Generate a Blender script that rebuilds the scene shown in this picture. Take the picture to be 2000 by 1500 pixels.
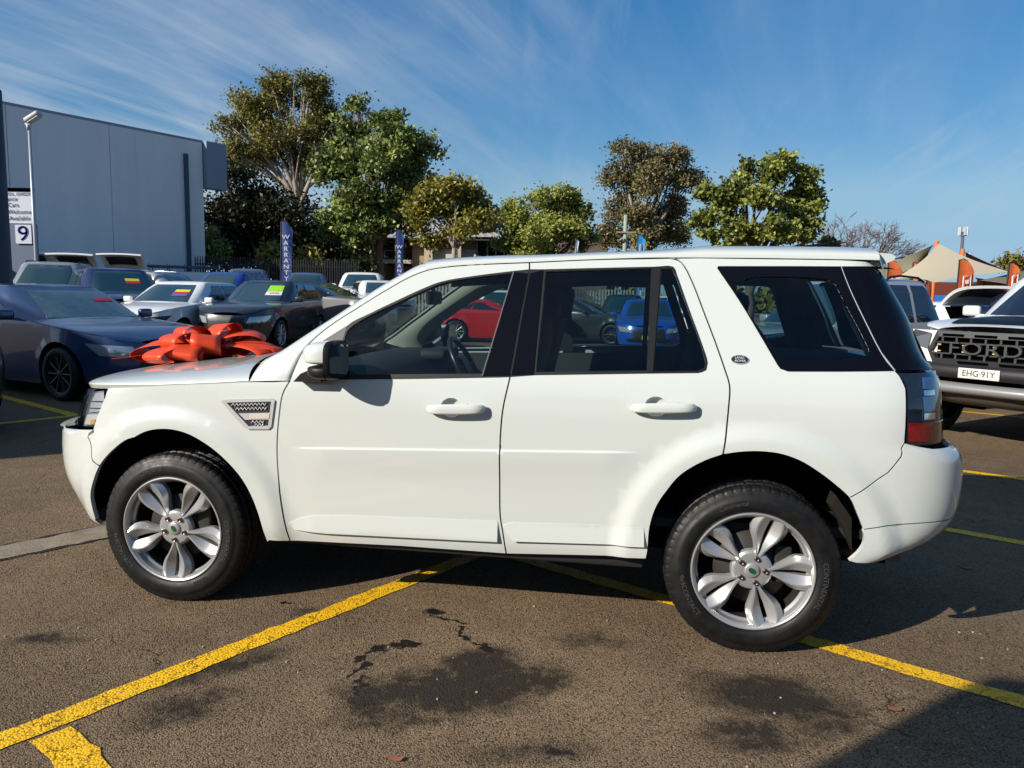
import bpy, bmesh, math, random
import numpy as np
from mathutils import Vector, Matrix
from mathutils.geometry import delaunay_2d_cdt
for o in list(bpy.data.objects): bpy.data.objects.remove(o)
scene = bpy.context.scene
COL = scene.collection
rad = math.radians
# ---------------------------------------------------------------- camera
PITCH, ROLL, CAM_H = 0.1173349, 0.0184075, 1.490174
cam = bpy.data.cameras.new('camera'); cam.sensor_width = 36.0; cam.lens = 36.0*1463.6/2000
cam.clip_end = 3000; cam.clip_start = .05
cam_o = bpy.data.objects.new('camera', cam); COL.objects.link(cam_o)
cam_o.matrix_world = (Matrix.Translation((0, 0, CAM_H)) @ Matrix.Rotation(math.pi/2-PITCH, 4, 'X') @ Matrix.Rotation(ROLL, 4, 'Z'))
scene.camera = cam_o
# ---------------------------------------------------------------- sun and sky
SUN_TRAVEL = Vector((1.224, .817, -.75)).normalized()
SUN_EL = math.asin(-SUN_TRAVEL.z)
sun = bpy.data.lights.new('sun', 'SUN'); sun.energy = 5.0; sun.angle = rad(.55); sun.color = (1, .93, .82)
sun_o = bpy.data.objects.new('sun', sun); COL.objects.link(sun_o)
sun_o.rotation_euler = SUN_TRAVEL.to_track_quat('-Z', 'Y').to_euler()
world = bpy.data.worlds.new('World'); scene.world = world; world.use_nodes = True
wn, wl = world.node_tree.nodes, world.node_tree.links
wn.clear()
w_out = wn.new('ShaderNodeOutputWorld'); w_bg = wn.new('ShaderNodeBackground'); w_bg.inputs['Strength'].default_value = .105
sky = wn.new('ShaderNodeTexSky'); sky.sky_type = 'NISHITA'; sky.sun_disc = False
sky.sun_elevation = SUN_EL; sky.sun_rotation = math.atan2(-SUN_TRAVEL.x, -SUN_TRAVEL.y)
sky.air_density = 1.0; sky.dust_density = .3; sky.ozone_density = 2.6; sky.altitude = 0
# deeper, more even blue than the raw model, hazy towards the horizon, with thin combed cirrus
def wmath(op, a, b=None, c=None, clamp=False):
    n = wn.new('ShaderNodeMath'); n.operation = op; n.use_clamp = clamp
    for i, v in enumerate((a, b, c)):
        if v is None: continue
        if isinstance(v, (int, float)): n.inputs[i].default_value = v
        else: wl.new(v, n.inputs[i])
    return n.outputs[0]
def wrange(v, a, b, lo=0., hi=1.):
    n = wn.new('ShaderNodeMapRange'); n.inputs[1].default_value = a; n.inputs[2].default_value = b; n.inputs[3].default_value = lo; n.inputs[4].default_value = hi
    wl.new(v, n.inputs[0]); return n.outputs[0]
tc = wn.new('ShaderNodeTexCoord'); sep = wn.new('ShaderNodeSeparateXYZ'); wl.new(tc.outputs['Generated'], sep.inputs[0])
up_ = wmath('MAXIMUM', sep.outputs['Z'], .13)
skv = wn.new('ShaderNodeCombineXYZ'); wl.new(sep.outputs['X'], skv.inputs[0]); wl.new(sep.outputs['Y'], skv.inputs[1]); wl.new(up_, skv.inputs[2])
wl.new(skv.outputs[0], sky.inputs[0])
SKY_STR = .10
w_bg.inputs['Strength'].default_value = SKY_STR
shsv = wn.new('ShaderNodeSeparateColor'); shsv.mode = 'HSV'; wl.new(sky.outputs[0], shsv.inputs[0])
val = wmath('MULTIPLY', wmath('POWER', wmath('MULTIPLY', shsv.outputs[2], .105), .66), .585/SKY_STR)
sat = wmath('MULTIPLY', shsv.outputs[1], 1.36, clamp=True)
chsv = wn.new('ShaderNodeCombineColor'); chsv.mode = 'HSV'; wl.new(shsv.outputs[0], chsv.inputs[0]); wl.new(sat, chsv.inputs[1]); wl.new(val, chsv.inputs[2])
zc_ = wmath('MAXIMUM', wmath('ADD', sep.outputs['Z'], .16), .06)
px_ = wmath('DIVIDE', sep.outputs['X'], zc_); py_ = wmath('DIVIDE', sep.outputs['Y'], zc_)
cmb = wn.new('ShaderNodeCombineXYZ'); wl.new(px_, cmb.inputs[0]); wl.new(py_, cmb.inputs[1])
def cirrus(rot, sc, scale, lo, hi, seed, dist):
    mp = wn.new('ShaderNodeMapping'); mp.vector_type = 'TEXTURE'; mp.inputs['Rotation'].default_value = (0, 0, rad(rot)); mp.inputs['Scale'].default_value = (*sc, 1); mp.inputs['Location'].default_value = (seed, seed*.7, 0)
    wl.new(cmb.outputs[0], mp.inputs[0])
    n = wn.new('ShaderNodeTexNoise'); n.inputs['Scale'].default_value = scale; n.inputs['Detail'].default_value = 10; n.inputs['Roughness'].default_value = .58; n.inputs['Distortion'].default_value = dist
    wl.new(mp.outputs[0], n.inputs['Vector']); return wrange(n.outputs['Fac'], lo, hi)
n2 = wn.new('ShaderNodeTexNoise'); n2.inputs['Scale'].default_value = .9; n2.inputs['Detail'].default_value = 3; wl.new(cmb.outputs[0], n2.inputs['Vector'])
patch = wrange(n2.outputs['Fac'], .40, .62)
left = wrange(wmath('ADD', px_, wmath('MULTIPLY', py_, .10)), .45, -.7, .26, 1.)
c1_ = wmath('MULTIPLY', wmath('MULTIPLY', cirrus(62, (1.9, .42), 1.25, .40, .74, 3.1, .9), wrange(n2.outputs['Fac'], .34, .56, .35, 1.)), left)
c2_ = wmath('MULTIPLY', wmath('MULTIPLY', cirrus(86, (2.4, .26), 1.5, .52, .85, 8.7, .5), patch), .48)
haze_ = wrange(sep.outputs['Z'], .20, -.02, 0., .42)
c3_ = wmath('MULTIPLY', wmath('MULTIPLY', cirrus(58, (1.3, .75), .9, .36, .72, 5.3, 1.4), left), .30)
c4_ = wmath('MULTIPLY', cirrus(64, (2.6, .16), 2.1, .50, .72, 1.7, .5), wmath('MULTIPLY', left, .16))
cl_ = wmath('ADD', wmath('ADD', wmath('ADD', wmath('ADD', wmath('MULTIPLY', c1_, .66), c3_), c4_), c2_), haze_, clamp=True)
mixc = wn.new('ShaderNodeMix'); mixc.data_type = 'RGBA'
wl.new(cl_, mixc.inputs['Factor']); wl.new(chsv.outputs[0], mixc.inputs['A']); mixc.inputs['B'].default_value = (.355/SKY_STR, .41/SKY_STR, .475/SKY_STR, 1)
wl.new(mixc.outputs['Result'], w_bg.inputs['Color']); wl.new(w_bg.outputs[0], w_out.inputs[0])
# ---------------------------------------------------------------- exposure
scene.view_settings.view_transform = 'Standard'; scene.view_settings.look = 'None'
scene.view_settings.exposure = 0.5; scene.view_settings.gamma = 1.0; scene.view_settings.use_curve_mapping = False
scene.render.engine = 'CYCLES'
scene.cycles.transparent_max_bounces = 24; scene.cycles.max_bounces = 8
scene.cycles.caustics_reflective = False; scene.cycles.caustics_refractive = False
# ================================================================ helpers
rng = np.random.default_rng(7)
MATS = {}
ALB = .72
def nd(nt, kind, **kw):
    n = nt.nodes.new(kind)
    for k, v in kw.items():
        if k in n.inputs.keys(): n.inputs[k].default_value = v
        else: setattr(n, k, v)
    return n
def mat(name, col, rough=.5, metal=0., coat=0., spec=.5, var=0., vscale=8., bump=0., bscale=60., emis=None, dirt=0.):
    """plain Principled material with optional noise in colour, roughness and relief"""
    if name in MATS: return MATS[name]
    col = tuple(c*(ALB+(1-ALB)*metal) for c in col)
    m = bpy.data.materials.new(name); m.use_nodes = True; nt = m.node_tree; L = nt.links
    b = nt.nodes['Principled BSDF']
    b.inputs['Base Color'].default_value = (*col, 1); b.inputs['Roughness'].default_value = rough
    b.inputs['Metallic'].default_value = metal; b.inputs['Coat Weight'].default_value = coat; b.inputs['Coat Roughness'].default_value = .04
    b.inputs['Specular IOR Level'].default_value = spec
    if emis: b.inputs['Emission Color'].default_value = (*emis[0], 1); b.inputs['Emission Strength'].default_value = emis[1]
    if var or bump:
        tcn = nd(nt, 'ShaderNodeTexCoord')
    if var:
        nz = nd(nt, 'ShaderNodeTexNoise', Scale=vscale, Detail=6.0, Roughness=.6); L.new(tcn.outputs['Object'], nz.inputs['Vector'])
        mr = nd(nt, 'ShaderNodeMapRange'); mr.inputs[1].default_value = .3; mr.inputs[2].default_value = .7; mr.inputs[3].default_value = 1-var; mr.inputs[4].default_value = 1+var
        L.new(nz.outputs['Fac'], mr.inputs[0])
        mx = nd(nt, 'ShaderNodeVectorMath', operation='SCALE'); mx.inputs[0].default_value = col; L.new(mr.outputs[0], mx.inputs['Scale'])
        L.new(mx.outputs[0], b.inputs['Base Color'])
        mr2 = nd(nt, 'ShaderNodeMapRange'); mr2.inputs[1].default_value = .3; mr2.inputs[2].default_value = .7; mr2.inputs[3].default_value = max(.02, rough*(1-var)); mr2.inputs[4].default_value = min(1, rough*(1+var))
        L.new(nz.outputs['Fac'], mr2.inputs[0]); L.new(mr2.outputs[0], b.inputs['Roughness'])
    if bump:
        nb = nd(nt, 'ShaderNodeTexNoise', Scale=bscale, Detail=4.0); L.new(tcn.outputs['Object'], nb.inputs['Vector'])
        bp = nd(nt, 'ShaderNodeBump', Strength=bump, Distance=.01); L.new(nb.outputs['Fac'], bp.inputs['Height']); L.new(bp.outputs[0], b.inputs['Normal'])
    MATS[name] = m
    return m
def glass_mat(name, tint, refl=1.0, rough=0.0, ior=1.5):
    """thin tinted pane: light goes straight through, tinted, with Fresnel reflection"""
    if name in MATS: return MATS[name]
    m = bpy.data.materials.new(name); m.use_nodes = True; nt = m.node_tree; L = nt.links; nt.nodes.clear()
    out = nd(nt, 'ShaderNodeOutputMaterial'); mx = nd(nt, 'ShaderNodeMixShader'); tr = nd(nt, 'ShaderNodeBsdfTransparent'); gl = nd(nt, 'ShaderNodeBsdfGlossy')
    tr.inputs[0].default_value = (*tint, 1); gl.inputs['Roughness'].default_value = rough
    fr = nd(nt, 'ShaderNodeFresnel', IOR=ior)
    mt = nd(nt, 'ShaderNodeMath', operation='MULTIPLY'); mt.inputs[1].default_value = refl; mt.use_clamp = True
    L.new(fr.outputs[0], mt.inputs[0]); L.new(mt.outputs[0], mx.inputs[0]); L.new(tr.outputs[0], mx.inputs[1]); L.new(gl.outputs[0], mx.inputs[2]); L.new(mx.outputs[0], out.inputs[0])
    MATS[name] = m
    return m
def tag(o, label, cat, group=None, kind=None):
    if label: o['label'] = label
    if cat: o['category'] = cat
    if group: o['group'] = group
    if kind: o['kind'] = kind
    return o
def link(name, me, m=None, parent=None, loc=None, rot=None):
    o = bpy.data.objects.new(name, me); COL.objects.link(o)
    if m is not None and me is not None and len(me.materials) == 0: me.materials.append(m)
    if parent is not None: o.parent = parent
    if loc is not None: o.location = loc
    if rot is not None: o.rotation_euler = rot
    return o
def empty(name, loc=(0, 0, 0), rz=0., label=None, cat=None, group=None, parent=None):
    o = bpy.data.objects.new(name, None); COL.objects.link(o); o.location = loc; o.rotation_euler = (0, 0, rz); o.empty_display_size = .1
    if parent is not None: o.parent = parent
    return tag(o, label, cat, group)
def copy_tree(o, parent=None):
    c = o.copy(); COL.objects.link(c); c.parent = parent
    for ch in list(o.children): copy_tree(ch, c)
    return c
class MB:
    """collects simple solids into one mesh"""
    def __init__(self): self.v = []; self.f = []; self.sm = []
    def add(self, vs, fs, smooth=False):
        n = len(self.v); self.v += [tuple(map(float, p)) for p in vs]; self.f += [tuple(i+n for i in q) for q in fs]; self.sm += [smooth]*len(fs); return self
    def box(self, c, s, rz=0., bev=0., rx=0., ry=0.):
        M = Matrix.Translation(c) @ Matrix.Rotation(rz, 4, 'Z') @ Matrix.Rotation(ry, 4, 'Y') @ Matrix.Rotation(rx, 4, 'X')
        hx, hy, hz = s[0]/2, s[1]/2, s[2]/2
        if bev <= 0:
            vs = [M @ Vector((x, y, z)) for x in (-hx, hx) for y in (-hy, hy) for z in (-hz, hz)]
            return self.add(vs, [(0, 1, 3, 2), (4, 6, 7, 5), (0, 4, 5, 1), (2, 3, 7, 6), (0, 2, 6, 4), (1, 5, 7, 3)])
        bm = bmesh.new(); bmesh.ops.create_cube(bm, size=1)
        for v in bm.verts: v.co = Vector((v.co.x*s[0], v.co.y*s[1], v.co.z*s[2]))
        bmesh.ops.bevel(bm, geom=bm.edges[:], offset=bev, segments=2, affect='EDGES', profile=.6)
        bm.verts.index_update()
        vs = [M @ v.co for v in bm.verts]; fs = [[v.index for v in f.verts] for f in bm.faces]; bm.free()
        return self.add(vs, fs, True)
    def tube(self, pts, r, n=8, caps=True, smooth=True):
        pts = [Vector(p) for p in pts]; k = len(pts); rr = r if hasattr(r, '__len__') else [r]*k
        vs = []; up = None
        for i, p in enumerate(pts):
            t = (pts[min(i+1, k-1)]-pts[max(i-1, 0)]).normalized()
            if up is None:
                up = Vector((0, 0, 1)) if abs(t.z) < .9 else Vector((1, 0, 0))
            a = t.cross(up).normalized(); b = a.cross(t).normalized(); up = b
            for j in range(n):
                th = 2*math.pi*j/n; vs.append(p+(a*math.cos(th)+b*math.sin(th))*rr[i])
        fs = [(i*n+j, i*n+(j+1) % n, (i+1)*n+(j+1) % n, (i+1)*n+j) for i in range(k-1) for j in range(n)]
        if caps: fs += [tuple(range(n-1, -1, -1)), tuple((k-1)*n+j for j in range(n))]
        return self.add(vs, fs, smooth)
    def lathe(self, prof, n=48, axis='Y', c=(0, 0, 0), smooth=True, close=False, rfun=None):
        """prof: list of (axial, radius)"""
        vs = []; k = len(prof)
        for j in range(n):
            th = 2*math.pi*j/n
            for i, (a, r) in enumerate(prof):
                if rfun: r = rfun(i, j, r)
                x, y = r*math.cos(th), r*math.sin(th)
                vs.append({'Y': (c[0]+x, c[1]+a, c[2]+y), 'Z': (c[0]+x, c[1]+y, c[2]+a), 'X': (c[0]+a, c[1]+x, c[2]+y)}[axis])
        m = k if close else k-1
        fs = [(j*k+i, j*k+(i+1) % k, ((j+1) % n)*k+(i+1) % k, ((j+1) % n)*k+i) for j in range(n) for i in range(m)]
        return self.add(vs, fs, smooth)
    def prism(self, poly, d, M=Matrix.Identity(4)):
        """2-D polygon in the local xz plane, extruded along y by d"""
        n = len(poly)
        vs = [M @ Vector((x, 0, z)) for x, z in poly]+[M @ Vector((x, d, z)) for x, z in poly]
        return self.add(vs, [tuple(range(n)), tuple(range(2*n-1, n-1, -1))]+[(i, n+i, n+(i+1) % n, (i+1) % n) for i in range(n)])
    def grid(self, rows, smooth=True, thick=0.):
        nr, nc = len(rows), len(rows[0])
        return self.add([p for r in rows for p in r], [(i*nc+j, i*nc+j+1, (i+1)*nc+j+1, (i+1)*nc+j) for i in range(nr-1) for j in range(nc-1)], smooth)
    def mesh(self, name):
        me = bpy.data.meshes.new(name); me.from_pydata(self.v, [], self.f)
        me.polygons.foreach_set('use_smooth', self.sm); me.validate(); me.update()
        return me
    def build(self, name, m, parent=None, loc=None, rot=None, fixn=False, angle=None):
        me = self.mesh(name)
        if fixn:
            bm = bmesh.new(); bm.from_mesh(me); bmesh.ops.recalc_face_normals(bm, faces=bm.faces); bm.to_mesh(me); bm.free()
        if angle is not None:
            me.polygons.foreach_set('use_smooth', [True]*len(me.polygons)); me.set_sharp_from_angle(angle=rad(angle))
        return link(name, me, m, parent, loc, rot)
def crv(pts, step=.04, closed=False):
    """Catmull-Rom through 2-D points, resampled"""
    p = np.asarray(pts, float); n = len(p); out = []
    rngi = range(n) if closed else range(n-1)
    for i in rngi:
        p0 = p[(i-1) % n] if (closed or i > 0) else 2*p[0]-p[1]
        p1, p2 = p[i], p[(i+1) % n]
        p3 = p[(i+2) % n] if (closed or i < n-2) else 2*p[-1]-p[-2]
        # centripetal
        t1 = np.sqrt(np.linalg.norm(p1-p0))+1e-6; t2 = t1+np.sqrt(np.linalg.norm(p2-p1))+1e-6; t3 = t2+np.sqrt(np.linalg.norm(p3-p2))+1e-6
        k = max(1, int(math.ceil(np.linalg.norm(p2-p1)/step)))
        for j in range(k):
            t = t1+(t2-t1)*j/k
            A1 = (t1-t)/t1*p0+t/t1*p1; A2 = (t2-t)/(t2-t1)*p1+(t-t1)/(t2-t1)*p2; A3 = (t3-t)/(t3-t2)*p2+(t-t2)/(t3-t2)*p3
            B1 = (t2-t)/t2*A1+t/t2*A2; B2 = (t3-t)/(t3-t1)*A2+(t-t1)/(t3-t1)*A3
            out.append((t2-t)/(t2-t1)*B1+(t-t1)/(t2-t1)*B2)
    if not closed: out.append(p[-1])
    return [tuple(q) for q in out]
def dens(poly, step):
    p = np.asarray(poly, float); out = []
    for i in range(len(p)):
        a, b = p[i], p[(i+1) % len(p)]; k = max(1, int(math.ceil(np.linalg.norm(b-a)/step)))
        out += [tuple(a+(b-a)*j/k) for j in range(k)]
    return out
def clean(poly, eps=1.5e-3):
    out = []
    for q in poly:
        if not out or math.hypot(q[0]-out[-1][0], q[1]-out[-1][1]) > eps: out.append((float(q[0]), float(q[1])))
    if math.hypot(out[0][0]-out[-1][0], out[0][1]-out[-1][1]) < eps: out.pop()
    return out
def inside(pts, poly):
    x, y = pts[:, 0], pts[:, 1]; c = np.zeros(len(pts), bool); q = np.asarray(poly); n = len(q); j = n-1
    for i in range(n):
        xi, yi, xj, yj = q[i, 0], q[i, 1], q[j, 0], q[j, 1]
        c ^= ((yi > y) != (yj > y)) & (x < (xj-xi)*(y-yi)/(yj-yi+1e-15)+xi); j = i
    return c
def shrink(poly, d):
    """move a polygon's outline inwards by d"""
    p = np.asarray(clean(poly)); n = len(p)
    area = sum(p[i, 0]*p[(i+1) % n, 1]-p[(i+1) % n, 0]*p[i, 1] for i in range(n))
    e = np.roll(p, -1, 0)-p; e /= np.linalg.norm(e, axis=1, keepdims=True)+1e-12
    nr = np.stack([-e[:, 1], e[:, 0]], 1)*(1 if area > 0 else -1)
    a = nr+np.roll(nr, 1, 0); a /= np.maximum((a*np.roll(nr, 1, 0)).sum(1, keepdims=True), .35)
    return [tuple(q) for q in p+a*d]
def triangulate(poly, holes=(), grid=.05, extra=()):
    loops = [clean(poly)]+[clean(h) for h in holes]
    V = []; E = []
    for lp in loops:
        b = len(V); V += lp; E += [(b+i, b+(i+1) % len(lp)) for i in range(len(lp))]
    P = np.asarray(loops[0]); x0, y0 = P.min(0); x1, y1 = P.max(0)
    gx, gy = np.meshgrid(np.arange(x0+grid*.5, x1, grid), np.arange(y0+grid*.5, y1, grid)); g = np.stack([gx.ravel(), gy.ravel()], 1)
    if len(extra):
        ex = np.asarray(extra, float); kp = np.ones(len(g), bool)
        for k in range(0, len(g), 512):
            kp[k:k+512] = np.min((g[k:k+512, None, 0]-ex[None, :, 0])**2+(g[k:k+512, None, 1]-ex[None, :, 1])**2, 1) > (grid*.45)**2
        g = np.concatenate([g[kp], ex])
    ok = inside(g, loops[0])
    for h in loops[1:]: ok &= ~inside(g, h)
    g = g[ok]
    if len(g):
        B = np.asarray(V); keep = np.ones(len(g), bool)
        for k in range(0, len(g), 512):
            d = np.min((g[k:k+512, None, 0]-B[None, :, 0])**2+(g[k:k+512, None, 1]-B[None, :, 1])**2, 1); keep[k:k+512] = d > .004**2 if len(extra) else d > (grid*.35)**2
        g = g[keep]
    allv = [Vector(q) for q in V]+[Vector(q) for q in g]
    r = delaunay_2d_cdt(allv, E, [], 0, 1e-6)
    vo = np.array([tuple(q) for q in r[0]]); T = np.array([t for t in r[2] if len(t) == 3])
    cen = vo[T].mean(1); ok = inside(cen, loops[0])
    for h in loops[1:]: ok &= ~inside(cen, h)
    return vo, T[ok], loops
def panel_mesh(name, wrap, poly, holes=(), off=0., grid=.05, flange=.02, extra=(), mirror=False, step=None):
    step = step or grid
    poly = dens(poly, step); holes = [dens(h, step) for h in holes]
    v2, T, loops = triangulate(poly, holes, grid, extra)
    P = wrap.P(v2[:, 0], v2[:, 1]); N = wrap.N(v2[:, 0], v2[:, 1])
    ofn = off if callable(off) else (lambda s, z: np.full(np.shape(s), off, float))
    P = P+N*ofn(v2[:, 0], v2[:, 1])[:, None]
    if callable(off):
        e = 2e-3; Q = lambda s, z: wrap.P(s, z)+wrap.N(s, z)*ofn(s, z)[:, None]; s_, z_ = v2[:, 0], v2[:, 1]
        N = np.cross(Q(s_+e, z_)-Q(s_-e, z_), Q(s_, z_+e)-Q(s_, z_-e)); N /= np.linalg.norm(N, axis=1, keepdims=True)
    vs = [P]; ns = [N]; fs = [tuple(t) for t in T]; n = len(P)
    # orient triangles with the normals
    a, b, c = P[T[:, 0]], P[T[:, 1]], P[T[:, 2]]
    flip = (np.cross(b-a, c-a)*N[T[:, 0]]).sum(1) < 0
    fs = [tuple(t[::-1]) if f else tuple(t) for t, f in zip(T, flip)]
    if flange:
        for li, lp in enumerate(loops):
            q = np.asarray(lp); A = wrap.P(q[:, 0], q[:, 1]); M = wrap.N(q[:, 0], q[:, 1]); A = A+M*ofn(q[:, 0], q[:, 1])[:, None]
            tan = np.roll(A, -1, 0)-np.roll(A, 1, 0); o = np.cross(tan, M); o /= np.linalg.norm(o, axis=1, keepdims=True)+1e-12
            k = len(q); ar = sum(q[i, 0]*q[(i+1) % k, 1]-q[(i+1) % k, 0]*q[i, 1] for i in range(k))
            sg = 1 if ar > 0 else -1
            if li: sg = -sg
            o = o*sg
            vs += [A, A-M*flange]; ns += [o, o]
            for i in range(k):
                j = (i+1) % k; f = (n+i, n+j, n+k+j, n+k+i)
                fs.append(f if sg < 0 else f[::-1])
            n += 2*k
    P = np.concatenate(vs); N = np.concatenate(ns)
    if mirror:
        P = P*[1, -1, 1]; N = N*[1, -1, 1]; fs = [f[::-1] for f in fs]
    me = bpy.data.meshes.new(name); me.from_pydata(P.tolist(), [], fs)
    me.polygons.foreach_set('use_smooth', [True]*len(me.polygons))
    me.normals_split_custom_set_from_vertices(N.tolist()); me.update()
    return me
def text_mesh(body, size=1., ext=.0, align='CENTER', spacing=1.):
    cu = bpy.data.curves.new('lettering', 'FONT'); cu.body = body; cu.size = size; cu.extrude = ext; cu.align_x = align; cu.align_y = 'CENTER'; cu.space_character = spacing
    o = bpy.data.objects.new('lettering', cu); COL.objects.link(o)
    dg = bpy.context.evaluated_depsgraph_get(); me = bpy.data.meshes.new_from_object(o.evaluated_get(dg))
    bpy.data.objects.remove(o); bpy.data.curves.remove(cu)
    me.materials.clear()
    return me
def text_bold(me, d):
    return me
def plane_text(name, body, size, m, parent, M, sx=1., ext=.002, spacing=1.):
    """flat lettering; M maps text plane (x right, y up, z towards the reader) to the parent"""
    me = text_mesh(body, size, ext, spacing=spacing); me.transform(M @ Matrix.Diagonal((sx, 1, 1, 1)))
    return link(name, me, m, parent)
def frame(o, x, y):
    """matrix from an origin, an x axis and a y axis"""
    x = Vector(x).normalized(); z = x.cross(Vector(y)).normalized(); y = z.cross(x)
    return Matrix(((x.x, y.x, z.x, o[0]), (x.y, y.y, z.y, o[1]), (x.z, y.z, z.z, o[2]), (0, 0, 0, 1)))
def pchip(xs, ys):
    """monotone-ish smooth interpolation through control points, linear outside"""
    xs = np.asarray(xs, float); ys = np.asarray(ys, float)
    h = np.diff(xs); d = np.diff(ys)/h
    m = np.zeros(len(xs)); m[0] = d[0]; m[-1] = d[-1]
    for i in range(1, len(xs)-1):
        if d[i-1]*d[i] > 0:
            w1 = 2*h[i]+h[i-1]; w2 = h[i]+2*h[i-1]
            m[i] = (w1+w2)/(w1/d[i-1]+w2/d[i])
    def f(x):
        x = np.asarray(x, float)
        i = np.clip(np.searchsorted(xs, x)-1, 0, len(h)-1)
        t = (x-xs[i])/h[i]
        tc = np.clip(t, 0, 1)
        y = ((1+2*tc)*(1-tc)**2*ys[i]+tc*(1-tc)**2*h[i]*m[i]+tc*tc*(3-2*tc)*ys[i+1]+tc*tc*(tc-1)*h[i]*m[i+1])
        return y+np.where(x < xs[0], (x-xs[0])*m[0], 0)+np.where(x > xs[-1], (x-xs[-1])*m[-1], 0)
    return f
def sstep(a, b, x):
    t = np.clip((np.asarray(x, float)-a)/(b-a), 0, 1)
    return t*t*(3-2*t)
class Wrap:
    """body surface wrapped round the car: s runs along the plan outline, z is height"""
    def __init__(self, S, uf, ur, ucf, ucr, nf, nr, Wn=.93):
        self.S, self.uf, self.ur, self.ucf, self.ucr = S, uf, ur, ucf, ucr
        def table(n, A):
            th = (1-np.cos(np.linspace(0, np.pi, 1201)))/2*np.pi/2
            a = np.sin(th)**(2/n); b = np.maximum(np.cos(th), 0)**(2/n)
            L = np.concatenate([[0], np.cumsum(np.hypot(np.diff(a)*A, np.diff(b)*Wn))])
            return L, a, b
        self.tf = table(nf, float(ucf-uf(.7))); self.tr = table(nr, float(ur(.7)-ucr))
        self.smin = ucf-self.tf[0][-1]; self.smax = ucr+self.tr[0][-1]
    def P(self, s, z, off=0.):
        s, z = np.broadcast_arrays(np.asarray(s, float), np.asarray(z, float))
        af = np.interp(self.ucf-s, self.tf[0], self.tf[1]); bf = np.interp(self.ucf-s, self.tf[0], self.tf[2])
        ar = np.interp(s-self.ucr, self.tr[0], self.tr[1]); br = np.interp(s-self.ucr, self.tr[0], self.tr[2])
        u = np.where(s < self.ucf, self.ucf-af*(self.ucf-self.uf(z)), np.where(s > self.ucr, self.ucr+ar*(self.ur(z)-self.ucr), s))
        b = np.where(s < self.ucf, bf, np.where(s > self.ucr, br, 1.))
        w = -b*self.S(u, z)
        p = np.stack([u, w, z], -1)
        if np.any(off): p = p+self.N(s, z)*np.asarray(off)[..., None]
        return p
    def N(self, s, z):
        e = 2e-3
        a = self.P(s+e, z)-self.P(s-e, z); b = self.P(s, z+e)-self.P(s, z-e)
        n = np.cross(a, b); n /= np.linalg.norm(n, axis=-1, keepdims=True)+1e-12
        return n
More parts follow.
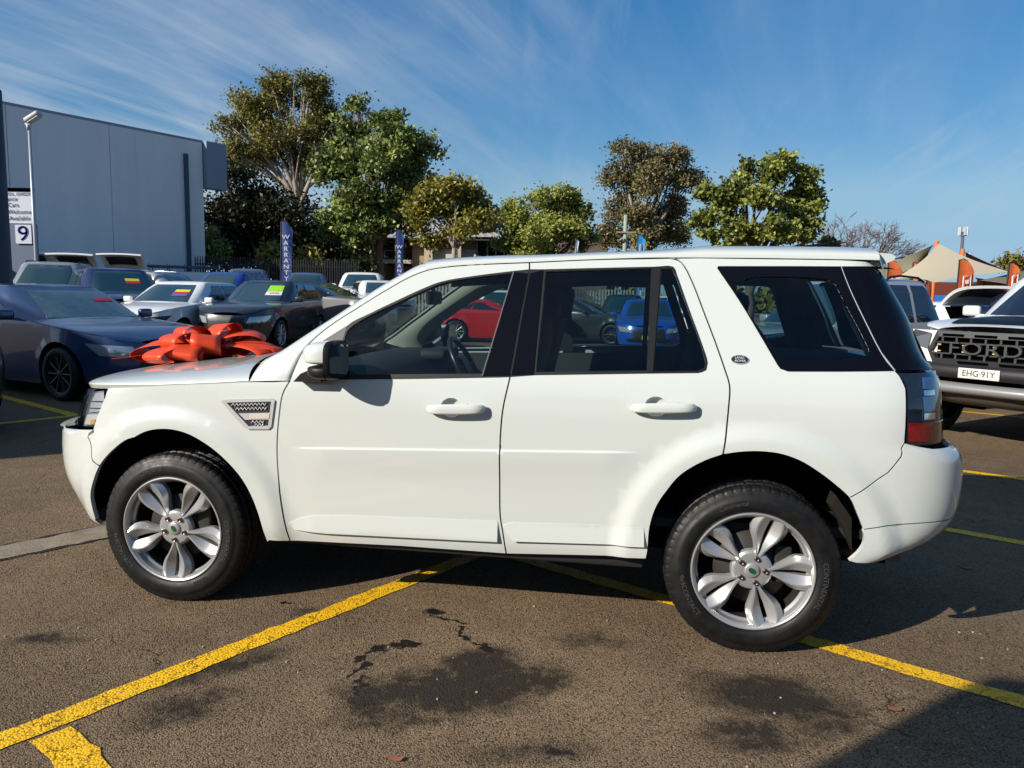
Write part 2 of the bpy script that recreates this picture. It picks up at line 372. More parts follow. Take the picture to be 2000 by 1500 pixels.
# ================================================================ ground
def asphalt_material():
    m = bpy.data.materials.new('asphalt'); m.use_nodes = True; nt = m.node_tree; L = nt.links; b = nt.nodes['Principled BSDF']
    geo = nd(nt, 'ShaderNodeNewGeometry'); P = geo.outputs['Position']
    def mth(op, a, c=None, clamp=False):
        n = nd(nt, 'ShaderNodeMath', operation=op); n.use_clamp = clamp
        for i, v in enumerate((a, c)):
            if v is None: continue
            if isinstance(v, (int, float)): n.inputs[i].default_value = v
            else: L.new(v, n.inputs[i])
        return n.outputs[0]
    def rng_(v, a, c, lo=0., hi=1.):
        n = nd(nt, 'ShaderNodeMapRange'); n.inputs[1].default_value = a; n.inputs[2].default_value = c; n.inputs[3].default_value = lo; n.inputs[4].default_value = hi; L.new(v, n.inputs[0]); return n.outputs[0]
    def noise(scale, det=4., rough=.6, vec=P):
        n = nd(nt, 'ShaderNodeTexNoise', Scale=scale, Detail=det, Roughness=rough); L.new(vec, n.inputs['Vector']); return n
    def mix(f, a, c):
        n = nd(nt, 'ShaderNodeMix', data_type='RGBA')
        if isinstance(f, float): n.inputs['Factor'].default_value = f
        else: L.new(f, n.inputs['Factor'])
        for k, v in (('A', a), ('B', c)):
            if isinstance(v, tuple): n.inputs[k].default_value = (*v, 1)
            else: L.new(v, n.inputs[k])
        return n.outputs['Result']
    # stones of the aggregate
    v1 = nd(nt, 'ShaderNodeTexVoronoi', Scale=160.0, Randomness=1.0); L.new(P, v1.inputs['Vector'])
    v2 = nd(nt, 'ShaderNodeTexVoronoi', Scale=210.0, Randomness=1.0); L.new(P, v2.inputs['Vector'])
    sep = nd(nt, 'ShaderNodeSeparateColor'); L.new(v1.outputs['Color'], sep.inputs[0])
    stone = mix(sep.outputs[0], (.162, .111, .064), (.275, .192, .112))
    gap = rng_(v1.outputs['Distance'], .50, .80)
    base = mix(gap, stone, (.055, .039, .025))
    big = noise(.55, 5, .6); tone = rng_(big.outputs['Fac'], .3, .7, .66, 1.16)
    med = noise(5.0, 5, .65); tone2 = rng_(med.outputs['Fac'], .3, .7, .86, 1.12)
    sc = nd(nt, 'ShaderNodeVectorMath', operation='SCALE'); L.new(base, sc.inputs[0]); L.new(mth('MULTIPLY', tone, tone2), sc.inputs['Scale'])
    col = sc.outputs[0]
    # pale grit here and there
    sel = rng_(sep.outputs[1], .985, .99)
    col = mix(mth('MULTIPLY', sel, .75), col, (.30, .26, .20))
    # oil stains: each spot is an ellipse (x, y, rx, ry, angle, strength) with a noisy rim
    warp = noise(3.2, 4, .65); wv = nd(nt, 'ShaderNodeVectorMath', operation='SUBTRACT'); L.new(warp.outputs['Color'], wv.inputs[0]); wv.inputs[1].default_value = (.5, .5, .5)
    ws = nd(nt, 'ShaderNodeVectorMath', operation='SCALE'); L.new(wv.outputs[0], ws.inputs[0]); ws.inputs['Scale'].default_value = .34
    wp = nd(nt, 'ShaderNodeVectorMath', operation='ADD'); L.new(P, wp.inputs[0]); L.new(ws.outputs[0], wp.inputs[1])
    grit = rng_(noise(26., 3, .7).outputs['Fac'], .35, .62)
    soft = None; hard = None
    def spot(x, y, rx, ry, ang, k):
        mp_ = nd(nt, 'ShaderNodeMapping', vector_type='TEXTURE'); mp_.inputs['Location'].default_value = (x, y, 0); mp_.inputs['Rotation'].default_value = (0, 0, rad(ang)); mp_.inputs['Scale'].default_value = (rx, ry, 1e3)
        L.new(wp.outputs[0], mp_.inputs[0]); ln = nd(nt, 'ShaderNodeVectorMath', operation='LENGTH'); L.new(mp_.outputs[0], ln.inputs[0])
        return mth('MULTIPLY', rng_(ln.outputs['Value'], 1.25, .35), k)
    for s in SOFT_STAINS:
        q = spot(*s); soft = q if soft is None else mth('MAXIMUM', soft, q)
    for s in HARD_STAINS:
        q = spot(*s); hard = q if hard is None else mth('MAXIMUM', hard, q)
    soft = mth('MULTIPLY', rng_(mth('MULTIPLY', soft, rng_(noise(16., 6, .75).outputs['Fac'], .3, .68, .45, 1.35)), .18, .72), .92)
    col = mix(soft, col, (.015, .012, .009))
    hard = rng_(mth('MULTIPLY', hard, rng_(grit, 0, 1, .55, 1.)), .42, .62)
    col = mix(hard, col, (.014, .011, .009))
    # cracks
    vc = nd(nt, 'ShaderNodeTexVoronoi', Scale=1.35, feature='DISTANCE_TO_EDGE'); L.new(wp.outputs[0], vc.inputs['Vector'])
    v3 = nd(nt, 'ShaderNodeTexVoronoi', Scale=7.0, feature='DISTANCE_TO_EDGE'); 
    w3 = nd(nt, 'ShaderNodeVectorMath', operation='SCALE'); L.new(wv.outputs[0], w3.inputs[0]); w3.inputs['Scale'].default_value = .2
    a3 = nd(nt, 'ShaderNodeVectorMath', operation='ADD'); L.new(P, a3.inputs[0]); L.new(w3.outputs[0], a3.inputs[1]); L.new(a3.outputs[0], v3.inputs['Vector'])
    where = rng_(noise(.9, 3).outputs['Fac'], .52, .62)
    where2 = rng_(noise(1.7, 3).outputs['Fac'], .50, .64)
    ck = mth('MULTIPLY', rng_(vc.outputs['Distance'], .006, .0015), where)
    ck2 = mth('MULTIPLY', mth('MULTIPLY', rng_(v3.outputs['Distance'], .022, .006), where2), .5)
    crack = mth('MAXIMUM', ck, ck2)
    col = mix(mth('MULTIPLY', crack, .85), col, (.016, .013, .011))
    L.new(col, b.inputs['Base Color'])
    b.inputs['Roughness'].default_value = .85; b.inputs['Specular IOR Level'].default_value = .25
    L.new(rng_(hard, 0, 1, .88, .42), b.inputs['Roughness'])
    h1 = mth('SUBTRACT', 1., v1.outputs['Distance']); h2 = mth('SUBTRACT', 1., v2.outputs['Distance'])
    h = mth('ADD', mth('MULTIPLY', h1, .0050), mth('MULTIPLY', h2, .0018)); h = mth('ADD', h, mth('MULTIPLY', sep.outputs[2], .0022)); h = mth('SUBTRACT', h, mth('MULTIPLY', crack, .008))
    bp = nd(nt, 'ShaderNodeBump', Strength=.7, Distance=1.0); L.new(h, bp.inputs['Height']); L.new(bp.outputs[0], b.inputs['Normal'])
    return m
SOFT_STAINS = [(-.08, 2.90, .22, .17, 30, 1.), (-.16, 2.70, .42, .20, 5, 1.), (.06, 2.76, .22, .18, 0, .95), (-.42, 2.62, .22, .16, 20, .9), (-.50, 2.56, .14, .22, 60, .75), (-.40, 2.48, .3, .08, 5, .6),
               (1.0, 2.68, .32, .22, -15, .95), (.85, 2.42, .22, .12, 0, .75), (1.15, 2.5, .2, .1, 30, .7), (-1.96, 3.03, .22, .07, 10, .75), (-1.12, 2.85, .34, .10, 40, .7),
               (-1.15, 2.55, .24, .12, 40, .7), (.35, 3.1, .25, .08, 0, .55), (-.9, 3.35, .18, .08, 20, .6), (.1, 2.3, .3, .1, 0, .6), (2.3, 2.2, .5, .3, 0, .5)]
HARD_STAINS = [(-.345, 3.42, .085, .05, 0, 1.), (-.27, 3.36, .07, .022, -30, 1.), (-.225, 3.26, .08, .018, -65, 1.), (-.195, 3.16, .085, .020, -70, 1.), (-.15, 3.08, .06, .02, -45, 1.), (-.105, 3.03, .08, .034, -30, 1.),
               (-.40, 3.04, .12, .048, 12, 1.), (-.52, 2.96, .1, .03, 25, 1.), (-.60, 2.88, .07, .05, 40, 1.), (-.585, 2.79, .10, .024, 85, 1.), (-.555, 2.68, .12, .022, 80, .9), (-1.06, 3.45, .045, .02, -60, 1.), (.17, 2.28, .05, .03, 0, .9)]
ASPHALT = asphalt_material()
gm = MB(); N_ = 60
gm.add([(-900, -900, 0), (900, -900, 0), (900, 1500, 0), (-900, 1500, 0)], [(0, 1, 2, 3)])
ground = tag(gm.build('ground', ASPHALT), None, None, kind='structure')
def strip(name, m, a, b, w, z, parent, jit=.004, seed=0, step=.05):
    """flat strip from a to b with slightly ragged edges"""
    r = np.random.default_rng(seed); a = np.array(a, float); b = np.array(b, float); d = b-a; Ln = np.linalg.norm(d); d /= Ln; nrm = np.array([-d[1], d[0]])
    k = max(2, int(Ln/step)); vs = []
    for i in range(k+1):
        c = a+d*Ln*i/k
        for sgn in (-1, 1):
            q = c+nrm*sgn*(w/2+r.normal()*jit); vs.append((q[0], q[1], z))
    mb = MB(); mb.add(vs, [(2*i, 2*i+2, 2*i+3, 2*i+1) for i in range(k)])
    return mb.build(name, m, parent)
def paint_material(name, col, wear):
    m = bpy.data.materials.new(name); m.use_nodes = True; nt = m.node_tree; L = nt.links; b = nt.nodes['Principled BSDF']; out = nt.nodes['Material Output']
    geo = nd(nt, 'ShaderNodeNewGeometry'); P = geo.outputs['Position']
    nz = nd(nt, 'ShaderNodeTexNoise', Scale=14.0, Detail=6.0, Roughness=.7); L.new(P, nz.inputs['Vector'])
    ag = nd(nt, 'ShaderNodeTexVoronoi', Scale=105.0); L.new(P, ag.inputs['Vector'])
    wv = nd(nt, 'ShaderNodeVectorMath', operation='SCALE'); L.new(nz.outputs['Color'], wv.inputs[0]); wv.inputs['Scale'].default_value = .10
    wa = nd(nt, 'ShaderNodeVectorMath', operation='ADD'); L.new(P, wa.inputs[0]); L.new(wv.outputs[0], wa.inputs[1])
    ck = nd(nt, 'ShaderNodeTexVoronoi', Scale=11.0, feature='DISTANCE_TO_EDGE'); L.new(wa.outputs[0], ck.inputs['Vector'])
    def rng_(v, a, c, lo=0., hi=1.):
        n = nd(nt, 'ShaderNodeMapRange'); n.inputs[1].default_value = a; n.inputs[2].default_value = c; n.inputs[3].default_value = lo; n.inputs[4].default_value = hi; L.new(v, n.inputs[0]); return n.outputs[0]
    def mth(op, a, c):
        n = nd(nt, 'ShaderNodeMath', operation=op); n.use_clamp = True
        for i, v in enumerate((a, c)):
            if isinstance(v, (int, float)): n.inputs[i].default_value = v
            else: L.new(v, n.inputs[i])
        return n.outputs[0]
    sp = rng_(nz.outputs['Fac'], .46, .56)
    crack = mth('MULTIPLY', rng_(ck.outputs['Distance'], .026, .010), sp)
    n5 = nd(nt, 'ShaderNodeTexNoise', Scale=40.0, Detail=5.0, Roughness=.75); L.new(P, n5.inputs['Vector'])
    worn = rng_(n5.outputs['Fac'], wear+.06, wear-.02, 1., 0.); worn = rng_(n5.outputs['Fac'], wear, wear+.05)
    pit = mth('MULTIPLY', rng_(ag.outputs['Distance'], .70, .85), .6)
    gone = mth('MAXIMUM', mth('MAXIMUM', crack, worn), pit)
    mr = rng_(nz.outputs['Fac'], .3, .7, .82, 1.1)
    sc = nd(nt, 'ShaderNodeVectorMath', operation='SCALE'); sc.inputs[0].default_value = col; L.new(mr, sc.inputs['Scale']); L.new(sc.outputs[0], b.inputs['Base Color'])
    b.inputs['Roughness'].default_value = .6
    h = nd(nt, 'ShaderNodeMath', operation='MULTIPLY_ADD'); L.new(ag.outputs['Distance'], h.inputs[0]); h.inputs[1].default_value = -.004; L.new(gone, h.inputs[2])
    bp = nd(nt, 'ShaderNodeBump', Strength=.7, Distance=.006); L.new(gone, bp.inputs['Height']); bp.invert = True
    bp2 = nd(nt, 'ShaderNodeBump', Strength=.8, Distance=.004); L.new(ag.outputs['Distance'], bp2.inputs['Height']); bp2.invert = True; L.new(bp.outputs[0], bp2.inputs['Normal'])
    L.new(bp2.outputs[0], b.inputs['Normal'])
    tr = nd(nt, 'ShaderNodeBsdfTransparent'); mx = nd(nt, 'ShaderNodeMixShader'); L.new(gone, mx.inputs[0]); L.new(b.outputs[0], mx.inputs[1]); L.new(tr.outputs[0], mx.inputs[2]); L.new(mx.outputs[0], out.inputs[0])
    return m
YEL = paint_material('yellow road paint', (.84, .47, .004), .72)
PA, PB = np.array([-.516, 3.765]), np.array([.784, 3.579])
DA = np.array([1.146, 1.458]); DA /= np.linalg.norm(DA); DB = np.array([.648, -.506]); DB /= np.linalg.norm(DB)
APEX = np.array([-.112, 4.28])
strip('parking_line', YEL, APEX-DA*6.0, APEX, .108, .004, ground, seed=1)
strip('parking_line', YEL, APEX, APEX+DB*7.0, .100, .0045, ground, seed=2)
strip('parking_line', YEL, (-1.52, 2.36), np.array([-1.52, 2.36])+np.array([.56, -.5])*3, .125, .0042, ground, seed=3)
LF = np.array([4.235, 6.455]); strip('parking_line', YEL, LF-DB*4.0, LF+DB*6.0, .10, .004, ground, seed=4)
LC = np.array([3.05, 4.72]); strip('parking_line', YEL, LC-DB*.6, LC+DB*6.0, .10, .004, ground, seed=5)
LL = np.array([-5.1, 8.66]); strip('parking_line', YEL, LL-DB*5.0, LL, .12, .004, ground, seed=6)
strip('parking_line', YEL, LL-DA*5.0, LL, .11, .0045, ground, seed=7)
for k, (x, y) in enumerate([(7.2, 9.6), (9.6, 7.7), (11.0, 13.2), (-9.5, 14.0), (-12.0, 20.5), (2.0, 15.0), (-1.5, 19.5), (5.5, 18.5)]):
    c = np.array([x, y]); strip('parking_line', YEL, c-DB*2.6, c+DB*2.6, .10, .004, ground, seed=20+k, step=.2)
CONC = mat('worn concrete', (.30, .245, .175), .9, var=.28, vscale=6, bump=.5, bscale=90)
strip('gutter_strip', CONC, (-7.0, -.35), (-.9, 6.15), .245, .006, ground, jit=.007, seed=9)
SEAL = mat('bitumen seam', (.018, .015, .013), .8, var=.2)
dS = np.array([.69, .7236]); nS = np.array([-.7236, .69])
for sgn in (-1, 1):
    a = np.array([-7.0, -.35])+nS*sgn*.135; b_ = np.array([-.9, 6.15])+nS*sgn*.135
    strip('seam', SEAL, a, b_, .022, .0045, ground, jit=.006, seed=11+sgn)
# the back of the yard rises behind the first row of cars
def yard_z(x, y): return .0 if x > -3.2 else float(.5*np.clip((y-11.5)/11., 0, 1))
ry = MB(); rows = []
for y in (11.5, 14, 18, 22.5, 40, 75): rows.append([(x, y, .004+yard_z(-5, y)) for x in (-60, -30, -15, -3.2)])
ry.grid(rows); ry.grid([[(-3.2, r[-1][1], r[-1][2]) for r in rows], [(-3.15, r[-1][1], -.05) for r in rows]])
tag(ry.build('raised_yard', ASPHALT), None, None, kind='structure')
# loose grit and a few dry leaves on the asphalt
GR = mat('pale grit', (.45, .38, .30), .9)
gp = MB()
for k in range(260):
    x, y = rng.uniform(-3.0, 3.2), rng.uniform(1.9, 5.5); s = rng.uniform(.002, .0055)
    gp.box((x, y, s*.6), (s*1.8, s*1.3, s), rz=rng.uniform(0, 3))
tag(gp.build('loose_grit', GR), 'pale loose grit scattered over the asphalt', 'grit', kind='stuff')
LEAFM = mat('dry leaf', (.34, .12, .06), .7, var=.2)
lf = MB()
for (x, y) in [(1.432, 2.6), (-.35, 2.25), (2.6, 4.1)]:
    lf.grid([[(x+.022*i+.006*j, y+.012*j-.004*i, .006+.004*abs(i)) for j in (-1, 0, 1)] for i in (-1, 0, 1)])
tag(lf.build('dry_leaves', LEAFM), 'small dry leaves lying on the asphalt near the car', 'leaves', kind='stuff')
# panel outlines of the white car: (along the body, height) in metres
SZ = {
    'arch_f': [(-0.5056, 0.3681), (-0.4657, 0.4683), (-0.4065, 0.5619), (-0.3488, 0.6512), (-0.2768, 0.7248), (-0.1838, 0.7928), (-0.0937, 0.8348), (0.027, 0.8495), (0.1214, 0.8346), (0.2125, 0.7909), (0.2919, 0.7323), (0.3716, 0.6467), (0.4168, 0.5686), (0.4508, 0.472), (0.4802, 0.3253)],
    'hood_edge': [(-0.7569, 1.0027), (-0.4308, 1.0248), (-0.0202, 1.0517), (0.2813, 1.0712), (0.423, 1.0832)],
    'fd_gap': [(0.6168, 1.0923), (0.5878, 1.0389), (0.5678, 0.9316), (0.5517, 0.7723), (0.5534, 0.6104), (0.5673, 0.4829), (0.5872, 0.3354)],
    'gutter': [(0.6168, 1.0923), (0.6325, 1.1468), (0.6592, 1.2216), (0.7073, 1.2839), (0.7826, 1.3496), (0.8934, 1.4254), (1.0043, 1.4991), (1.1162, 1.5659), (1.2009, 1.5997), (1.2899, 1.6148), (1.4071, 1.6255), (1.66, 1.6389), (1.9435, 1.6546), (2.2686, 1.6648), (2.3079, 1.6563), (2.3343, 1.632), (2.3742, 1.5532), (2.4181, 1.4415), (2.4717, 1.3034), (2.5091, 1.1974), (2.5257, 1.1431), (2.5239, 1.0506), (2.5172, 0.941), (2.5079, 0.8618)],
    'b_gap': [(1.66, 1.6389), (1.6625, 1.6079), (1.6381, 1.3698), (1.6141, 1.1425), (1.6041, 1.0885), (1.5895, 1.0052), (1.5822, 0.916), (1.5794, 0.8265), (1.5794, 0.6881), (1.5821, 0.529), (1.5936, 0.4536), (1.608, 0.3495)],
    'sill_b': [(0.4925, 0.3373), (0.5872, 0.3354), (1.1142, 0.3487), (1.6082, 0.3548), (1.9285, 0.3686), (2.2182, 0.3844)],
    'arch_r': [(2.2182, 0.3844), (2.2233, 0.4185), (2.2292, 0.5345), (2.253, 0.6243), (2.2919, 0.6941), (2.3429, 0.7635), (2.4283, 0.8252), (2.508, 0.8596), (2.5937, 0.8769), (2.6655, 0.8807), (2.7373, 0.8739), (2.8098, 0.8502), (2.8774, 0.8115), (2.9457, 0.7622), (3.0088, 0.706), (3.04, 0.6475), (3.0747, 0.5779), (3.0969, 0.5126), (3.162, 0.45)],
    'dlo_f': [(0.8423, 1.1092), (0.8385, 1.209), (0.8427, 1.3056), (0.8564, 1.3445), (0.9573, 1.4015), (1.07, 1.4587), (1.1827, 1.5136), (1.2667, 1.5472), (1.4124, 1.5747), (1.5963, 1.6002), (1.6625, 1.6079)],
    'belt': [(0.8425, 1.107), (1.2398, 1.1264), (1.6139, 1.1456), (1.7215, 1.1567), (2.1984, 1.179), (2.3983, 1.1856)],
    'dlo_r': [(1.6625, 1.6079), (1.7289, 1.6088), (1.9477, 1.6172), (2.2062, 1.626), (2.289, 1.627), (2.3048, 1.5917), (2.361, 1.4403), (2.4156, 1.2977), (2.4371, 1.2279), (2.4312, 1.199), (2.3983, 1.1856)],
    'glass_f': [(0.8501, 1.1273), (0.8498, 1.1982), (0.8541, 1.3104), (0.8809, 1.3428), (0.97, 1.3972), (1.0829, 1.4521), (1.1954, 1.5069), (1.277, 1.5405), (1.4133, 1.5655), (1.5857, 1.5886), (1.5148, 1.154)],
    'glass_r': [(1.7366, 1.5975), (2.1956, 1.6169), (2.1896, 1.189), (1.7252, 1.1674)],
    'divider': [(2.2064, 1.6215), (2.2369, 1.6219), (2.2151, 1.1836), (2.1919, 1.1829)],
    'glass_q': [(2.2414, 1.6153), (2.2827, 1.6158), (2.3007, 1.585), (2.4115, 1.2955), (2.4288, 1.2297), (2.4228, 1.2069), (2.3961, 1.1937), (2.2192, 1.1858)],
    'qw': [(2.476, 1.6315), (2.8073, 1.6355), (3.3962, 1.641), (3.4144, 1.6285), (3.5312, 1.6156), (3.5588, 1.4333), (3.5957, 1.2344), (3.4757, 1.2211), (3.2374, 1.2183), (2.7534, 1.2034), (2.7256, 1.2126), (2.7021, 1.2484), (2.6545, 1.3312), (2.5604, 1.4893), (2.4717, 1.6226)],
    'qw_line': [(3.0149, 1.6375), (3.2347, 1.2182)],
    'qw_clear': [(2.5521, 1.5538), (2.8979, 1.5828), (2.9361, 1.5748), (2.9833, 1.5265), (3.1331, 1.2897), (3.1115, 1.2753), (2.7224, 1.2612), (2.6949, 1.3034)],
    'quarter_r': [(3.2351, 1.2144), (3.2529, 1.1873), (3.2666, 1.1521), (3.2637, 1.0469), (3.2603, 0.9387), (3.2437, 0.9159), (3.1955, 0.8687), (3.1545, 0.8168), (3.0912, 0.7668), (3.0086, 0.7082)],
    'lamp_r': [(3.2405, 1.2145), (3.4582, 1.218), (3.5243, 1.2108), (3.5407, 1.1814), (3.5224, 1.097), (3.5176, 0.9256), (3.2727, 0.9409), (3.2713, 1.0469), (3.2744, 1.1522), (3.2607, 1.1874)],
    'red': [(3.2768, 1.0187), (3.5128, 1.0108), (3.519, 0.9297), (3.2751, 0.945)],
    'clear_r': [(3.3732, 1.195), (3.4576, 1.1963), (3.4356, 1.0364), (3.3593, 1.0299)],
    'bump_top': [(3.2604, 0.9325), (3.5111, 0.9181)],
    'bump_line': [(3.0778, 0.5825), (3.1607, 0.5971), (3.3161, 0.6078), (3.4022, 0.6094)],
    'headl': [(-0.6596, 1.005), (-0.4308, 1.0248), (-0.4202, 0.9784), (-0.4381, 0.9176), (-0.4722, 0.8248), (-0.6895, 0.8096), (-0.7127, 0.9109), (-0.7156, 0.968)],
    'head_clear': [(-0.5935, 0.9957), (-0.448, 1.0114), (-0.443, 0.9621), (-0.4638, 0.9008), (-0.5937, 0.8888), (-0.6037, 0.9413)],
    'head_low': [(-0.5981, 0.8832), (-0.4669, 0.8955), (-0.4869, 0.8336), (-0.632, 0.8227)],
    'fb_edge': [(-0.4755, 0.8194), (-0.4113, 0.7432), (-0.3906, 0.6726), (-0.3482, 0.6563)],
    'vent': [(0.2907, 0.9879), (0.3009, 0.9977), (0.5394, 1.0118), (0.5518, 1.0031), (0.532, 0.8831), (0.5193, 0.8707), (0.4171, 0.8659), (0.4, 0.8746)],
    'vent_in': [(0.3183, 0.9843), (0.5346, 0.9978), (0.5173, 0.8871), (0.4227, 0.8804)],
    'badge': [(2.5653, 1.2452), (2.5295, 1.2441), (2.6009, 1.2463), (2.5653, 1.2626), (2.5652, 1.2278)],
    'handle_f': [(1.2574, 0.9957), (1.5203, 1.0067), (1.3611, 1.0465), (1.3629, 0.9621), (1.4439, 1.0035), (1.2569, 1.0158), (1.2576, 0.9755)],
    'handle_r': [(2.1277, 1.0363), (2.3976, 1.0475), (2.2308, 1.0847), (2.2337, 1.0047), (2.3215, 1.0443)],
    'crease': [(0.6292, 0.7906), (1.5788, 0.8282), (2.1705, 0.8499)],
    'sill_line': [(0.4447, 0.494), (0.5634, 0.5), (0.5676, 0.495), (1.5821, 0.5171), (2.2248, 0.5387)],
    'mould_f': [(0.5825, 0.4281), (0.682, 0.468), (0.929, 0.4896), (1.5798, 0.5099), (1.5797, 0.4138), (1.0705, 0.4006), (0.7764, 0.3941), (0.6169, 0.3978)],
    'mould_r': [(1.5936, 0.487), (1.6345, 0.5089), (2.2124, 0.5287), (2.2159, 0.4414), (1.6393, 0.4182)],
    'fend_line': [(0.423, 1.0832), (0.6168, 1.0923)],
    'sail': [(0.7485, 1.2714), (0.8543, 1.3422), (0.8393, 1.2649), (0.8341, 1.1755), (0.808, 1.2192)],
}
CANT = [(0.423, -0.9334, 1.0832), (0.4332, -0.9043, 1.1226), (0.444, -0.8612, 1.1614), (0.527, -0.8238, 1.2179), (0.6387, -0.7911, 1.2973), (0.7518, -0.7608, 1.3747), (0.8646, -0.7291, 1.4546), (0.9776, -0.6974, 1.5323), (1.0621, -0.676, 1.5836), (1.1379, -0.6583, 1.6252), (1.2096, -0.6519, 1.6451), (1.3311, -0.6519, 1.6581)]
# ================================================================ the white car in front
_B = pchip([.25, .33, .40, .50, .62, .75, .88, .98, 1.06, 1.12, 1.17, 1.21, 1.30, 1.42, 1.55, 1.66, 1.72],
           [.86, .885, .905, .916, .925, .935, .942, .943, .937, .925, .908, .892, .855, .808, .755, .708, .68])
def suv_S(u, z):
    w = _B(z)
    r1 = np.hypot(u-.02, z-.375); r2 = np.hypot(u-2.655, z-.40); up = 1-sstep(.95, 1.1, z)
    w = w+up*.024*(1-sstep(.50, .60, r1))+up*.024*(1-sstep(.51, .61, r2))
    zc = .7905+(u-.63)*.0386; fade = sstep(.60, .80, u)*(1-sstep(2.02, 2.19, u)); d = zc-z
    return w+fade*.009*sstep(-.002, .004, d)*(1-sstep(.0, .16, d))
UF_Z = [.29, .325, .342, .39, .435, .50, .557, .62, .666, .747, .784, .797, .803, .86, .913, .967, .999, 1.04, 1.08]
UF_U = [-.60, -.672, -.735, -.765, -.79, -.83, -.853, -.862, -.862, -.853, -.846, -.82, -.757, -.734, -.712, -.681, -.655, -.60, -.50]
UR_Z = [.40, .437, .484, .543, .609, .66, .729, .80, .854, .884, .90, .92, 1.0, 1.09, 1.15, 1.18, 1.209, 1.229, 1.433, 1.616, 1.72]
UR_U = [3.15, 3.281, 3.43, 3.52, 3.562, 3.573, 3.577, 3.574, 3.562, 3.545, 3.515, 3.473, 3.466, 3.460, 3.455, 3.450, 3.437, 3.405, 3.313, 3.207, 3.14]
SW = Wrap(suv_S, pchip(UF_Z, UF_U), pchip(UR_Z, UR_U), .05, 2.95, 3.4, 4.2)
SUV = empty('suv', (-1.45850556, 4.35319653, 0), -.158308451, 'large white five-door SUV parked side-on in the foreground', 'car')
WHITE = mat('white car paint', (.735, .775, .745), .26, coat=.9, spec=.45)
PLASTIC = mat('black trim plastic', (.008, .008, .009), .5, spec=.3, bump=.05, bscale=400)
GLOSSB = mat('gloss black pillar', (.004, .004, .007), .10, spec=.22)
RUBBER = mat('tyre rubber', (.0075, .0075, .008), .55, spec=.35, var=.2, vscale=20, bump=.05, bscale=160)
DARK = mat('underbody black', (.0016, .0016, .002), 1., spec=0.)
GREYP = mat('grey trim plastic', (.10, .10, .105), .55)
CHROME = mat('chrome', (.75, .76, .78), .08, metal=1.)
SILVER = mat('satin silver trim', (.66, .67, .69), .28, metal=.35)
ALLOY = mat('painted alloy', (.50, .50, .50), .32, metal=.6)
TINT = glass_mat('tinted side glass', (.58, .70, .70))
TINTD = glass_mat('dark rear glass', (.52, .66, .66))
WSG = glass_mat('windscreen glass', (.78, .86, .84))
LENS = glass_mat('clear lamp lens', (.92, .94, .96))
INTB = mat('dark cabin trim', (.016, .018, .022), .75)
INTG = mat('pale pillar trim', (.66, .67, .56), .8)
SEATM = mat('dark seat cloth', (.014, .015, .019), .85, bump=.1, bscale=200)
Z = SZ
GUT = Z['gutter']; top_f = crv(GUT[:12], .03); top_r = crv(GUT[11:14], .03)
rear_edge = crv(GUT[13:], .03); bgap = crv(Z['b_gap'], .03); fdg = crv(Z['fd_gap'], .03)
archf = crv(Z['arch_f'], .02); archr = crv(Z['arch_r'][:18]+[(3.09, .44)], .02)
sill = Z['sill_b']
def cut(c, f):
    return [q for q in c if f(q)]
def ell(cx, cz, rx, rz, n=24): return [(cx+rx*math.cos(2*math.pi*i/n), cz+rz*math.sin(2*math.pi*i/n)) for i in range(n)]
crx = [(u, .7905+(u-.63)*.0386+d) for u in np.arange(.56, 2.23, .015) for d in (-.006, -.002, .002, .006, -.016, .016)]
arcp = lambda cu, cz: [(cu+r*math.cos(a), cz+r*math.sin(a)) for r in (.49, .515, .54, .565, .59) for a in np.linspace(-.1, math.pi+.1, 60)]
AEX = arcp(.02, .375)+arcp(2.655, .40)
def spanel(name, poly, m, parent=None, off=0., holes=(), grid=.04, flange=.02, extra=(), both=True, gap=.0033, step=None, label=None):
    poly = shrink(dens(poly, .03), gap) if gap else poly
    res = []
    for mir in ((False, True) if both else (False,)):
        me = panel_mesh(name, SW, poly, holes, off, grid, flange, extra, mir, step)
        pr = parent[1 if mir else 0] if isinstance(parent, (list, tuple)) else (parent or SUV)
        res.append(link(name, me, m, pr))
    return res
# --- doors
fd = top_f+bgap[1:]+[q for q in sill[::-1] if .60 < q[0] < 1.60]+fdg[::-1]
glf = crv(Z['glass_f'][:10], .03)+[Z['glass_f'][10]]
hf = Z['handle_f']; hr = Z['handle_r']
bowl_f = ell(1.362, 1.0045, .047, .042); bowl_r = ell(2.2325, 1.045, .047, .041)
doors = spanel('front_door', fd, WHITE, holes=[glf, bowl_f], extra=crx+AEX)
rd = top_r+rear_edge[1:]+[q for q in archr if q[0] < 2.506][::-1]+[q for q in sill[::-1] if 1.62 < q[0] < 2.2]+bgap[::-1]
glr = Z['glass_r']; glq = Z['glass_q']
rdoors = spanel('rear_door', rd, WHITE, holes=[glr, glq, bowl_r], extra=crx+AEX)
